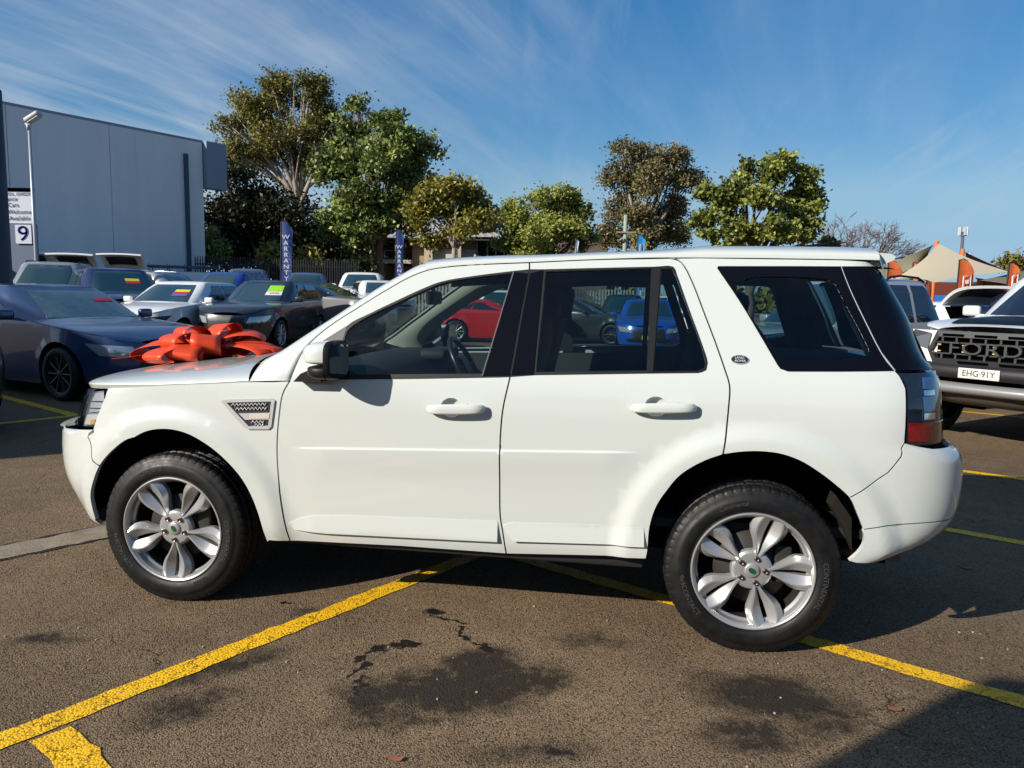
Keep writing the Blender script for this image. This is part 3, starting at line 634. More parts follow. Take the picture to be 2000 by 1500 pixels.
# window surrounds and B-pillar covers
tf = crv(Z['dlo_f'], .03)+cut(bgap, lambda q: 1.143 < q[1] < 1.60)+[(1.6139, 1.1425), (1.2398, 1.1234), (.8425, 1.105)]
spanel('window_trim', tf, PLASTIC, doors, off=.003, holes=[glf], flange=.006, gap=.001)
bp = cut(bgap, lambda q: 1.147 < q[1] < 1.606); sh = lambda d: [(q[0]+d, q[1]) for q in bp]
spanel('pillar_cover', [(q[0]-.004, q[1]) for q in bp]+[(1.612, 1.1475), (1.497, 1.141), (1.597, 1.594)], GLOSSB, doors, off=.006, flange=.006, gap=.0015)
tr_ = Z['dlo_r'][:1]+crv(Z['dlo_r'][1:], .03)+[(2.1984, 1.177), (1.7215, 1.1545), (1.6165, 1.1435)]+cut(bgap, lambda q: 1.145 < q[1] < 1.60)[::-1]
spanel('window_trim', tr_, PLASTIC, rdoors, off=.003, holes=[glr, glq], flange=.006, gap=.001)
spanel('pillar_cover', [(q[0]+.004, q[1]) for q in bp]+[(1.619, 1.1485), (1.717, 1.156), (1.7265, 1.604)], GLOSSB, rdoors, off=.006, flange=.006, gap=.0015)
spanel('window_divider', Z['divider'], PLASTIC, rdoors, off=.007, flange=.01, gap=0)
spanel('glass', glf, TINT, doors, off=-.004, flange=0, gap=-.004)
spanel('glass', glr, TINTD, rdoors, off=-.004, flange=0, gap=-.004)
spanel('glass', glq, TINTD, rdoors, off=-.004, flange=0, gap=-.004)
# thin grey window frame strip at the rear edge of the front glass
spanel('glass_seal', [(1.4915, 1.142), (1.4965, 1.142), (1.596, 1.593), (1.591, 1.593)], GREYP, doors, off=.0075, flange=.004, gap=0)
# side mouldings
mf = crv(Z['mould_f'][:3], .03)+[(1.573, .5075), (1.573, .4115)]+Z['mould_f'][5:]
mr_ = Z['mould_r']
def moulding(poly, parent):
    spanel('side_moulding', poly, WHITE, parent, off=lambda s, z: .001+.015*np.clip((.5075+.019*(s-1.58)-z)/.09, 0, 1)*sstep(.55, .72, s), flange=.02, gap=.002, grid=.02)
moulding(mf, doors); moulding([(1.592, .487), (1.6345, .507), (2.205, .527), (2.209, .4425), (1.6393, .4195)], rdoors)
# door handles in their bowls
def handle(parent, s0, s1, zc, cs, cz, lock, m=1):
    for k, pr in enumerate(parent):
        sg = -1 if k == 0 else 1
        b = MB(); rows = []
        for i in range(9):
            r = i/8; a = r*math.pi/2
            rows.append([tuple(SW.P(cs+.049*math.sin(a)*math.cos(t), cz+.044*math.sin(a)*math.sin(t), -.034*math.cos(a))*[1, -sg, 1]) for t in np.linspace(0, 2*math.pi, 25)])
        b.grid(rows); o = b.build('handle_bowl', WHITE, pr, fixn=True)
        h = MB(); n = 26; sec = []
        for i in range(n+1):
            t = i/n; s = s0+(s1-s0)*t; z = zc+(s-s0)*.042
            e = math.sin(math.pi*min(max(t, .0), 1))**.22 if 0 < t < 1 else .0
            st = .010+.030*(1-abs(2*t-1)**6)
            hz = .0205*(.35+.65*e)
            ring = []
            for a in np.linspace(0, 2*math.pi, 15)[:-1]:
                ca, sa = math.cos(a), math.sin(a)
                dz = hz*np.sign(sa)*abs(sa)**.55; do = st+.011*np.sign(ca)*abs(ca)**.55
                ring.append(tuple(SW.P(s, z+dz, do)*[1, -sg, 1]))
            sec.append(ring+[ring[0]])
        h.grid(sec); h.add(sec[0][:-1], [tuple(range(14))]); h.add(sec[-1][:-1], [tuple(range(14))])
        ho = h.build('door_handle', WHITE, pr, fixn=True)
        g = MB(); a0 = SW.P(lock, zc+.008-.0215, .042)*[1, -sg, 1]; a1 = SW.P(lock, zc+.008+.0215, .042)*[1, -sg, 1]
        g.tube([a0, a1], .0016, 6); g.build('handle_seam', DARK, ho)
handle(doors, 1.258, 1.519, .9965, 1.362, 1.0045, 1.444)
handle(rdoors, 2.129, 2.397, 1.0355, 2.2325, 1.045, 2.3215)
# --- wings, bumpers, quarters
fb = crv(Z['fb_edge'][:3]+[Z['arch_f'][3]], .03)
hl = Z['headl']
fender = Z['hood_edge'][1:]+[(.6168, 1.0923)]+fdg[1:]+[(.4925, .3373)]+[q for q in archf[::-1] if q[0] > -.345]+fb[::-1]+[(-.4381, .9176), (-.4202, .9784)]
fdo = spanel('front_wing', fender, WHITE, extra=AEX)
bl = [q for q in archf if q[0] <= -.352][::-1]
bumper = fb+[q for q in archf[::-1] if q[0] < -.352]+[(-.56, .325), (-.7, .30), (SW.smin, .295), (SW.smin, .797), (-.70, .798), (-.60, .806)]
fbo = spanel('front_bumper', bumper, WHITE, grid=.035)
spanel('bumper_lip', [(-.80, .786), (-1.25, .786), (-1.25, .802), (-.80, .802)], WHITE, fbo, off=.016, flange=.02, gap=0)
spanel('grille', [(-.86, .81), (SW.smin, .81), (SW.smin, .985), (-.86, .985)], PLASTIC, gap=0)
quarter = [q for q in rear_edge[::-1]]+[(2.4, 1.668), (3.0, 1.666), (3.40, 1.660), (3.47, 1.60), (3.585, 1.235), (3.2405, 1.2165)]+Z['quarter_r'][1:]+[q for q in archr if 2.512 < q[0] < 3.006][::-1]
qcl = crv(Z['qw_clear'], .04, True)
qo = spanel('quarter_panel', quarter, WHITE, holes=[qcl], extra=AEX)
qwp = [(2.476, 1.6315), (2.8073, 1.6355), (3.40, 1.639), (3.47, 1.60), (3.60, 1.2344), (3.60, 1.2211), (3.2374, 1.2183)]+crv(Z['qw'][9:], .03)
spanel('window_surround', qwp, GLOSSB, qo, off=.004, holes=[qcl], flange=.008, gap=.001)
spanel('glass', qcl, TINTD, qo, off=-.003, flange=0, gap=-.004)
l0, l1 = Z['qw_line']
spanel('trim_line', [(l0[0]-.003, l0[1]), (l0[0]+.003, l0[1]), (l1[0]+.003, l1[1]), (l1[0]-.003, l1[1])], SILVER, qo, off=.0055, flange=.002, gap=0)
split = [(3.0747, .5779), (3.1607, .5971), (3.3161, .6078), (3.4022, .6094), (3.8, .612), (SW.smax, .612)]
rbump = [q for q in Z['quarter_r'][4:]]+[q for q in archr if q[0] > 3.012 and q[1] > .585]+split+[(SW.smax, .908), (3.55, .908), (3.40, .914)]
rbo = spanel('rear_bumper', rbump, WHITE, grid=.035, extra=AEX)
rval = split[::-1]+[q for q in archr if q[0] > 3.012 and q[1] < .57]+[(3.16, .432), (3.3, .43), (SW.smax, .43)]
spanel('rear_valance', rval, WHITE, grid=.035, extra=AEX)
spanel('tailgate', [(3.66, .93), (SW.smax, .93), (SW.smax, 1.2), (3.66, 1.2)], WHITE, gap=0)
spanel('rear_window', [(3.64, 1.24), (SW.smax, 1.24), (SW.smax, 1.60), (3.64, 1.60)], TINTD, gap=0)
# --- lamps
LAMPD = mat('dark lamp housing', (.012, .016, .030), .08, coat=1.)
REDL = mat('red lamp lens', (.22, .006, .008), .12, coat=1., var=.3, vscale=60)
lr = [(3.2425, 1.2135), (3.46, 1.216), (3.62, 1.212), (3.64, 1.18), (3.64, .926), (3.2727, .926)]+Z['lamp_r'][7:]
tl = spanel('tail_lamp', lr, LAMPD, gap=.002, off=-.002)
spanel('red_lens', [(3.279, 1.018), (3.60, 1.012), (3.60, .934), (3.277, .945)], REDL, tl, off=.0015, flange=.004, gap=0)
spanel('clear_lens', [(3.3732, 1.195), (3.452, 1.196), (3.445, 1.15), (3.362, 1.15)], mat('blue tinted lens', (.05, .12, .30), .08, coat=1.), tl, off=.0015, flange=.004, gap=0)
spanel('clear_lens', [(3.362, 1.12), (3.442, 1.12), (3.437, 1.062), (3.360, 1.062)], MATS['blue tinted lens'], tl, off=.0015, flange=.004, gap=0)
spanel('reflector', [(3.362, 1.145), (3.444, 1.145), (3.442, 1.125), (3.362, 1.125)], CHROME, tl, off=.001, flange=.004, gap=0)
spanel('reflector', [(3.360, 1.055), (3.437, 1.055), (3.437, 1.03), (3.360, 1.03)], CHROME, tl, off=.001, flange=.004, gap=0)
HLB = mat('headlamp bowl', (.62, .64, .68), .22, metal=.5)
hpoly = [(-.80, .99), (-.6596, 1.004), (-.4308, 1.0228), (-.4202, .9784), (-.4381, .9176), (-.4722, .8268), (-.6895, .812), (-.80, .812)]
hd = spanel('headlamp', hpoly, mat('headlamp housing', (.30, .33, .38), .2, metal=.3, coat=1.), gap=.003, off=-.03)
spanel('lamp_cover', hpoly, LENS, hd, off=-.001, flange=0, gap=.003)
spanel('reflector', Z['head_clear'], HLB, hd, off=-.022, flange=.006, gap=.004)
for k in range(2):
    z0 = .912+k*.034; spanel('lamp_rib', [(-.60, z0), (-.452, z0+.009), (-.452, z0+.012), (-.60, z0+.003)], CHROME, hd, off=-.014, flange=.006, gap=0, both=False)
spanel('reflector', Z['head_low'], mat('pale lamp', (.62, .62, .58), .25), hd, off=-.018, flange=.006, gap=.003)
spanel('indicator', [(-.53, .86), (-.482, .865), (-.489, .84), (-.53, .836)], mat('amber lamp', (.65, .36, .12), .3), hd, off=-.012, flange=.004, gap=0)
# --- wing vent
VDARK = mat('vent black', (.02, .02, .024), .5)
vo = Z['vent']; vi = Z['vent_in']
spanel('wing_vent', vo, SILVER, fdo, off=.007, holes=[vi], flange=.012, gap=0, grid=.02)
spanel('vent_back', shrink(vi, -.002), VDARK, fdo, off=.001, flange=0, gap=0)
spanel('vent_blade', [(.375, .937), (.535, .947), (.528, .915), (.405, .909)], SILVER, fdo, off=.006, flange=.005, gap=0, grid=.02)
spanel('side_indicator', [(.430, .938), (.528, .944), (.522, .920), (.430, .915)], mat('clear indicator', (.75, .66, .60), .2), fdo, off=.009, flange=.004, gap=0, grid=.02)
for row, (s0, s1, z0, sl) in enumerate([(.34, .53, .975, .06), (.36, .527, .957, .06), (.435, .519, .900, .06), (.45, .517, .888, .06)]):
    mb = MB(); n = int((s1-s0)/.018)
    pts = [tuple(SW.P(s0+i*.009, z0+(s0+i*.009-s0)*sl+(.006 if i % 2 else -.006), .005)) for i in range(2*n)]
    mb.tube(pts, .0022, 5); mb.build('vent_mesh', SILVER, fdo[0])
    pts = [(p[0], -p[1], p[2]) for p in pts]; mb = MB(); mb.tube(pts, .0022, 5); mb.build('vent_mesh', SILVER, fdo[1])
# --- oval badge with lettering
BADGE = mat('dark green badge', (.012, .035, .022), .25, coat=.6)
bs, bz = Z['badge'][0]
bd = spanel('badge_rim', ell(bs, bz, .0365, .0185, 36), SILVER, qo, off=.004, flange=.006, gap=0, grid=.01, both=False)[0]
spanel('badge', ell(bs, bz, .0335, .0160, 36), BADGE, [bd], off=.0055, flange=.003, gap=0, grid=.01, both=False)
TXT = mat('silver lettering', (.8, .8, .78), .4)
c0 = Vector(SW.P(bs, bz, .007)); nx = Vector(SW.P(bs+.01, bz, .007))-c0; ny = Vector(SW.P(bs, bz+.01, .007))-c0
plane_text('lettering', 'LAND-\n-ROVER', .0135, TXT, bd, frame(c0+ny*-.05, nx, ny), sx=1.0, ext=.0004)
# --- bonnet
zcf = pchip([-.66, -.62, -.55, -.42, -.255, 0, .3, .5], [1.000, 1.030, 1.054, 1.074, 1.096, 1.122, 1.148, 1.16])
zef = pchip([-.66, -.43, 0, .28, .42, .5], [1.004, 1.025, 1.052, 1.071, 1.083, 1.09])
def hood_w(u):
    s = np.linspace(SW.smin, .6, 900); q = SW.P(s, np.interp(s, [h[0] for h in Z['hood_edge']], [h[1] for h in Z['hood_edge']]))
    return np.interp(u, q[:, 0], -q[:, 1])
rows = []; NW = 49
us = np.concatenate([np.linspace(-.653, -.56, 14), np.linspace(-.54, .42, 40)])
for u in us:
    W_ = float(hood_w(u)); row = []
    for j in range(NW):
        x = math.sin((j/(NW-1)-.5)*math.pi); ax = abs(x)
        f = max(0., 1-ax**2.6)**(1/2.0)
        uu = u-.20*(1-ax**2)*sstep(.1, .42, u)
        z = float(zef(u))+.004+(float(zcf(u))-float(zef(u)))*f
        row.append((float(uu), W_*x, z))
    rows.append(row)
hb = MB(); hb.grid(rows); hood = hb.build('bonnet', WHITE, SUV, fixn=True)
lipr = MB(); 
for sg in (0, NW-1):
    lipr.grid([[r[sg] for r in rows], [(r[sg][0], r[sg][1]*.985, r[sg][2]-.02) for r in rows]])
lipr.build('bonnet_edge', WHITE, hood)
# cowl under the windscreen
cw = MB(); cw.grid([[(.42-.22*(1-(x/.9)**2)-.02, x, 1.075+.03*(1-abs(x/.9)**2.5)) for x in np.linspace(-.9, .9, 13)], [(.60-.20*(1-(x/.9)**2), x, 1.105+.03*(1-abs(x/.9)**2.5)) for x in np.linspace(-.9, .9, 13)]])
cw.build('cowl', PLASTIC, SUV)
for x0 in (-.55, .15):
    wi = MB(); wi.tube([(.33, x0, 1.145), (.40, x0+.25, 1.165), (.46, x0+.55, 1.185)], .010, 6); wi.build('wiper', PLASTIC, SUV)
# --- A-pillar and cant rail, roof, windscreen
C1 = np.array([SW.P(*q, -.001) for q in crv(GUT[:12], .02) if q[0] < 1.30]); C2 = np.array(CANT)
def resample(P, n):
    L_ = np.concatenate([[0], np.cumsum(np.linalg.norm(np.diff(P, axis=0), axis=1))]); t = np.linspace(0, L_[-1], n)
    return np.stack([np.interp(t, L_, P[:, k]) for k in range(3)], 1)
def spline3(P, n):
    t = np.concatenate([[0], np.cumsum(np.linalg.norm(np.diff(P, axis=0), axis=1))]); f = [pchip(t, P[:, k]) for k in range(3)]; q = np.linspace(0, t[-1], n)
    return np.stack([g(q) for g in f], 1)
NP_ = 60; A1 = resample(C1, NP_); A2 = spline3(C2, NP_)
for sg in (1, -1):
    rows = []
    for a, b in zip(A1, A2):
        mid = (a+b)/2+np.array([0, -.022, .006]); row = []
        for t in np.linspace(0, 1, 9):
            q = (1-t)**2*a+2*t*(1-t)*mid+t*t*b; row.append((q[0], q[1]*sg, q[2]))
        rows.append([(a[0], (a[1]+.02)*sg, a[2]+.004)]+row+[(b[0]+.005, (b[1]+.03)*sg, b[2]-.01)])
    pm = MB(); pm.grid(rows); pm.build('windscreen_pillar', WHITE, SUV, fixn=True)
rail = np.array([(q[0], q[1]) for q in crv(GUT[9:14], .04)]); 
zr_f = pchip([1.15, 1.2009, 1.29, 1.407, 1.66, 1.9435, 2.2686, 2.6, 3.0, 3.4], [1.585, 1.601, 1.6165, 1.627, 1.6405, 1.656, 1.6675, 1.669, 1.667, 1.660])
zs_f = pchip([1.127, 1.201, 1.324, 1.505, 1.684, 2.032, 2.235, 2.368, 2.434, 2.752, 2.991, 3.2, 3.4], [1.627, 1.647, 1.660, 1.671, 1.677, 1.694, 1.703, 1.713, 1.718, 1.72, 1.718, 1.712, 1.70])
rows = []
for u in np.linspace(1.19, 3.13, 70):
    zr = float(zr_f(u)); Wd = float(-SW.P(u, zr)[1]); n_ = 3.0
    k = max(.02, 1-(.62/Wd)**n_)**(1/n_); h = (float(zs_f(u))-zr)/k
    rows.append([(u-.09*(1-abs(x)**2)*(1 if u < 1.5 else 0)*(1.5-min(u, 1.5))/.31, Wd*x, zr+h*max(0., 1-abs(x)**n_)**(1/n_)) for x in np.sin(np.linspace(-math.pi/2, math.pi/2, 49))])
rf = MB(); rf.grid(rows); roof = rf.build('roof', WHITE, SUV, fixn=True)
rear = rows[-1]; rr = MB(); rr.grid([rear, [(q[0]+.03, q[1]*.98, q[2]-.07) for q in rear]]); rr.build('roof_end', WHITE, roof)
rows = []
for i in np.linspace(1, NP_-1, 24):
    b = A2[int(i)]; row = []
    for x in np.linspace(-1, 1, 25):
        row.append((b[0]-.10*(1-x*x)+.012, (abs(b[1])-.005)*x, b[2]+.012*(1-x*x)-.004))
    rows.append(row)
ws = MB(); ws.grid(rows[3:]); ws.build('windscreen', WSG, SUV)
# roof spoiler
sp = MB(); rows = []
for x in np.linspace(-1, 1, 31):
    e = 1-abs(x)**6; w = .665*x
    rows.append([(3.10+.02*(1-e), w, 1.694), (3.135, w, 1.704-.006*(1-e)), (3.185, w, 1.702-.008*(1-e)), (3.205+.04*e, w, 1.684), (3.20+.04*e, w, 1.668), (3.14, w, 1.640), (3.10, w, 1.645)])
sp.grid(rows); sp.add(rows[0], [tuple(range(7))]); sp.add(rows[-1], [tuple(range(7))]); sp.build('roof_spoiler', WHITE, SUV, fixn=True)
# --- mirrors
def mirror_unit(sg):
    cw_ = -1.04
    def shell(stations, zlo, zhi, m_, name, par, capend=False, zc=1.20):
        rows = []
        for (u, k, dw) in stations:
            ring = []
            for t in np.linspace(0, 2*math.pi, 33):
                yy = np.sign(math.cos(t))*abs(math.cos(t))**.5; zz = np.sign(math.sin(t))*abs(math.sin(t))**.55
                z = zc+(zhi-zc)*zz*(.30+.70*k) if zz > 0 else zc+(zc-zlo)*zz*(.35+.65*k)
                ring.append((u, sg*(cw_+dw+.112*k*yy), z))
            rows.append(ring)
        b = MB(); b.grid(rows); b.add(rows[0][:-1], [tuple(range(32))])
        if capend: b.add(rows[-1][:-1], [tuple(range(32))])
        return b.build(name, m_, par, fixn=True), rows
    st = [(.742+.118*t, max(.02, 1-(1-t)**2.4)**.5, .018*t) for t in np.linspace(.02, 1, 14)]
    cap, _ = shell(st, 1.186, 1.284, WHITE, 'door_mirror', doors[0 if sg > 0 else 1], zc=1.21)
    st2 = [(.762+.098*t, max(.02, 1-(1-t)**2.2)**.5*.985, .018*t) for t in np.linspace(.02, 1, 12)]
    shell(st2, 1.122, 1.1845, PLASTIC, 'mirror_housing', cap, True, zc=1.16)
    _, rows = shell([(.8605, 1.0, .018), (.880, 1.0, .020), (.886, .95, .020)], 1.120, 1.286, PLASTIC, 'mirror_rim', cap, False, zc=1.20)
    g = MB(); g.add([(q[0]+.0015, q[1], q[2]) for q in rows[-1][:-1]], [tuple(range(32))]); g.build('mirror_glass', mat('mirror glass', (.8, .82, .85), .02, metal=1.), cap)
    b = MB(); b.prism([(.665, 1.098), (.79, 1.100), (.80, 1.135), (.77, 1.165), (.70, 1.135)], .10, Matrix.Translation((0, -1.0, 0)) if sg > 0 else Matrix.Translation((0, .90, 0)))
    b.build('mirror_foot', PLASTIC, cap, fixn=True)
mirror_unit(1); mirror_unit(-1)
spanel('mirror_sail', Z['sail'], GREYP, doors, off=.004, flange=.006, gap=0)
# --- wheels: hub, rim with ten paired petal spokes, tyre, cap, nuts
def wheel_meshes():
    R0, RT = .2515, .368
    ty = MB()
    prof = [(-.085, .240), (-.098, .2525), (-.1075, .2565), (-.1145, .264), (-.1195, .285), (-.118, .305), (-.1155, .318), (-.1135, .3195), (-.110, .334), (-.1045, .348), (-.098, .357), (-.088, .3625), (-.066, .3665), (-.062, .359), (-.052, .359), (-.048, .368), (-.020, .369), (-.016, .360), (-.006, .360), (-.002, .369), (.002, .369), (.006, .360), (.016, .360), (.020, .369), (.048, .368), (.052, .359), (.062, .359), (.066, .3665), (.088, .3625), (.105, .348), (.118, .31), (.118, .26), (.09, .225)]
    def rf_(i, j, r):
        if 9 <= i <= 12: return r-(.003 if (j % 4 == 0) else 0.)
        if 15 <= i <= 24 and r > .365: return r-(.003 if (j % 4 == 2) else 0.)
        return r
    ty.lathe(prof, 232, 'Y', rfun=rf_); kk = len(prof)-1; ty.sm = [not (9 <= (q % kk) <= 26) for q in range(len(ty.f))]; tyre = ty.mesh('tyre')
    rm = MB()
    rm.lathe([(-.103, .2400), (-.110, .2440), (-.1130, .2490), (-.1120, .2530), (-.106, .2550), (-.095, .254)], 96, 'Y')
    rm.lathe([(-.103, .2400), (-.098, .2365), (-.078, .2325), (-.05, .226)], 96, 'Y')
    # hub boss
    rm.lathe([(-.060, .088), (-.080, .084), (-.088, .074), (-.090, .060), (-.089, .034), (-.09, .0305)], 60, 'Y')
    rr = np.array([.050, .070, .090, .112, .138, .165, .192, .218, .236, .2455])
    di = np.radians([0, 0, .6, 1.6, 2.6, 3.0, 2.8, 2.4, 2.0, 1.8])
    dr = np.radians([4.5, 6.5, 8.6, 11.4, 14.2, 15.8, 15.0, 12.6, 10.2, 8.8])
    do = np.radians([19, 15.2, 14.2, 16.4, 19.8, 22.6, 22.4, 20.0, 17.2, 15.6])
    yc = np.array([-.088, -.091, -.0935, -.0955, -.0970, -.0990, -.1010, -.1035, -.1055, -.1065])
    dp = np.array([.004, .008, .016, .022, .026, .027, .025, .020, .014, .010])
    for k in range(5):
        th0 = math.pi/2+2*math.pi*k/5+math.radians(36)
        for sg in (-1, 1):
            rows = []
            for i in range(len(rr)):
                e_ = .0035/rr[i]; row = []
                for (a_, dd) in ((di[i], .050), (di[i], dp[i]), (max(dr[i]-e_, di[i]+.01), 0.), (dr[i]+e_, 0.), (do[i], dp[i]), (do[i], .050)):
                    th = th0+sg*a_; row.append((rr[i]*math.cos(th), yc[i]+dd, rr[i]*math.sin(th)))
                rows.append(row)
            rm.grid(rows)
    # inner flange of the rim well seen between the spokes
    rm.lathe([(-.097, .2365), (-.075, .2310), (-.065, .2230)], 96, 'Y')
    rim = rm.mesh('rim')
    bm = bmesh.new(); bm.from_mesh(rim); bmesh.ops.recalc_face_normals(bm, faces=bm.faces); bm.to_mesh(rim); bm.free()
    rim.set_sharp_from_angle(angle=rad(16))
    hb_ = MB(); hb_.lathe([(-.05, .226), (-.02, .222), (.06, .215), (.09, .235)], 64, 'Y'); hb_.lathe([(-.04, .0), (-.04, .155), (.0, .16), (.0, .0)], 48, 'Y'); hb_.lathe([(.02, .0), (.02, .225), (.06, .225), (.06, .0)], 32, 'Y')
    hb_.box((.13, -.03, .02), (.07, .05, .16), bev=.01)
    cp = MB(); cp.lathe([(-.088, .032), (-.094, .031), (-.0965, .026), (-.0975, .0)], 32, 'Y')
    lg = MB(); lg.add([(.017*math.cos(a), -.0985, .011*math.sin(a)) for a in np.linspace(0, 2*math.pi, 25)[:-1]], [tuple(range(24))])
    nt_ = MB(); nt_.lathe([(-.086, .0), (-.0865, .0115), (-.091, .0118), (-.1005, .0098), (-.1015, .0085), (-.098, .0068), (-.098, .0)], 12, 'Y')
    sk = MB(); sk.lathe([(-.082, .0155), (-.0915, .0155), (-.0915, .0125), (-.085, .0125)], 20, 'Y')
    return dict(tyre=tyre, rim=rim, hub=hb_.mesh('hub'), cap=cp.mesh('cap'), logo=lg.mesh('logo'), nut=nt_.mesh('nut'), seat=sk.mesh('seat'))
WM = wheel_meshes()
DISC = mat('brake iron', (.035, .033, .03), .6, metal=.5); NUTM = mat('wheel nut steel', (.16, .13, .12), .3, metal=.9)
LOGO = mat('green wheel badge', (.01, .09, .03), .3, coat=.5); LETT = mat('raised tyre lettering', (.060, .060, .062), .5)
def ring_text(body, size, r, a0, flip=False, y=-.1205, spacing=1.):
    me = text_mesh(body, size, .0012, spacing=spacing); co = np.array([v.co[:] for v in me.vertices])
    sgn = -1 if not flip else 1
    th = a0+sgn*co[:, 0]/r; R_ = r+(co[:, 1] if not flip else -co[:, 1])
    for v, t, q, c in zip(me.vertices, th, R_, co): v.co = (q*math.cos(t), y+(c[2]*-1)*.8+.0105*abs(q-.289)/.035*.15, q*math.sin(t))
    me.update(); return me
def put_wheel(u, w, rz, spin, steer=0., lett=True):
    wh = link('wheel', WM['hub'], DISC, SUV, (u, w, .357), (0, 0, rz+steer))
    pv = link('tyre', WM['tyre'], RUBBER, wh, rot=(0, 0, 0))
    rim = link('rim', WM['rim'], ALLOY, wh, rot=(0, spin, 0))
    cap = link('hub_cap', WM['cap'], ALLOY, wh, rot=(0, spin, 0)); 
    link('cap_logo', WM['logo'], LOGO, wh, rot=(0, spin+.9, 0))
    for k in range(5):
        a = 2*math.pi*k/5-math.pi/2-spin
        n = link('wheel_nut', WM['nut'], NUTM, wh, (.0545*math.cos(a), 0, .0545*math.sin(a)))
    if lett:
        for body, size, r, a, fl in [('CONTINENTAL', .030, .291, rad(-8), False), ('Continental', .026, .335, rad(108), False), ('4x4CONTACT', .030, .291, rad(205), True), ('235/55 R19', .015, .275, rad(300), True)]:
            me = ring_text(body, size, r if r < .32 else .297, a, fl); link('tyre_lettering', me, LETT, pv, rot=(0, -spin*0, 0))
    return wh
put_wheel(0, -.803, 0, rad(0), rad(0)); put_wheel(2.66, -.803, 0, rad(-18))
put_wheel(0, .803, math.pi, 0, lett=False); put_wheel(2.66, .803, math.pi, 0, lett=False)
# --- wheel housings and underbody
for u, zc, r in ((.0, .38, .478), (2.66, .40, .475)):
    for sg in (-1, 1):
        rows = [[(u+r*math.cos(a)*k, sg*w, zc+r*math.sin(a)*k) for a in np.linspace(.03, math.pi-.03, 31)] for w, k in ((.855, .99), (.55, 1.0), (.55, .05))]
        b = MB(); b.grid(rows); b.build('wheel_housing', DARK, SUV)
ub = MB()
for u0, u1, w0 in ((-.70, -.50, .45), (.47, 2.20, .80), (3.1, 3.30, .55)):
    ub.box(((u0+u1)/2, 0, .45), (u1-u0, w0*2, .12))
ub.box((1.35, 0, .42), (3.9, 1.08, .22)); ub.build('underbody', DARK, SUV)
sl = MB()
for sg in (-1, 1):
    sl = MB(); sl.box((1.36, sg*.83, .342), (1.70, .06, .05), bev=.01); sl.build('sill_rail', mat('sill black', (.02, .02, .022), .6), SUV)
ex = MB(); ex.tube([(3.05, -.62, .40), (3.32, -.62, .385)], .035, 12); ex.build('exhaust', mat('exhaust metal', (.15, .12, .10), .5, metal=.7), SUV)
md = MB(); md.prism([(3.06, .46), (3.05, .60), (2.985, .69), (2.97, .64), (3.02, .56)], .10, Matrix.Translation((0, -.86, 0))); md.build('arch_liner', mat('liner grey', (.022, .019, .016), .95, spec=.1), SUV)
# inner skins behind the panel gaps
for sg in (-1, 1):
    b = MB(); rows = []
    for z in np.linspace(.36, 1.10, 12):
        rows.append([(u, sg*(float(suv_S(u, z))-.05), z) for u in np.linspace(.52, 2.18, 10)])
    b.grid(rows)
    rows = []
    for z in np.linspace(.90, 1.02, 5): rows.append([(u, sg*(float(suv_S(u, z))-.06), z) for u in np.linspace(-.35, 3.15, 14)])
    b.grid(rows); b.build('inner_skin', DARK, SUV)
# --- cabin
it = MB(); it.box((1.75, 0, .52), (2.9, 1.64, .04)); it.build('cabin_floor', INTB, SUV)
hlr = MB(); rows = []
for u in np.linspace(1.25, 3.22, 24):
    zr = float(zr_f(u)); rows.append([(u, .66*x, zr-.035+.03*(1-abs(x)**3)) for x in np.linspace(-1, 1, 11)])
hlr.grid(rows); hlr.build('headlining', mat('grey headlining', (.07, .075, .08), .9), SUV)
ds = MB(); rows = []
for x in np.linspace(-1, 1, 17):
    w = .80*x; k = .02*(1-x*x)
    rows.append([(.50, w, 1.09), (.66, w, 1.135+k), (.86, w, 1.13+k), (.98, w, 1.08), (1.02, w, 1.00), (.98, w, .80), (.95, w, .60)])
ds.grid(rows); dash = ds.build('dashboard', INTB, SUV, fixn=True)
bn = MB(); bn.box((.97, .37, 1.135), (.16, .36, .06), bev=.025); bn.build('instrument_hood', INTB, dash)
sw = MB(); cst = Vector((1.13, .37, 1.06)); ax = Vector((.88, 0, .48)).normalized(); e1 = Vector((0, 1, 0)); e2 = ax.cross(e1).normalized()
sw.tube([cst+(e1*math.cos(a)+e2*math.sin(a))*.185 for a in np.linspace(0, 2*math.pi, 33)], .017, 10, caps=False)
sw.box(cst-ax*.02, (.07, .17, .13), bev=.02, ry=-.5)
for a in (0, math.pi, -math.pi/2): sw.tube([cst-ax*.01, cst+(e1*math.cos(a)+e2*math.sin(a))*.18], .014, 8)
sw.tube([cst, cst-ax*.25], .03, 8); sw.build('steering_wheel', mat('steering leather', (.02, .022, .026), .35), SUV)
def seat(u, w, wd, rear=False):
    m = MB()
    m.box((u-.24, w, .80), (.50, wd, .14), bev=.05, ry=-.1)
    t = .22
    for (h0, h1, k) in ((.80, 1.36, 1.),):
        m.box((u+.08, w, 1.09), (.13, wd*.94, .60), bev=.055, ry=t)
    hw = .25
    o = m.build('rear_seat' if rear else 'front_seat', SEATM, SUV)
    for dw in ((-.36, .0, .36) if rear else (0,)):
        h = MB(); h.box((u+.20, w+dw, 1.455 if not rear else 1.43), (.10, hw, .19), bev=.045, ry=.12); h.tube([(u+.16, w+dw-.06, 1.33), (u+.19, w+dw-.06, 1.42)], .008, 6); h.tube([(u+.16, w+dw+.06, 1.33), (u+.19, w+dw+.06, 1.42)], .008, 6)
        h.build('headrest', SEATM, o)
seat(1.52, .37, .52); seat(1.52, -.37, .52); seat(2.40, 0, 1.30, True)
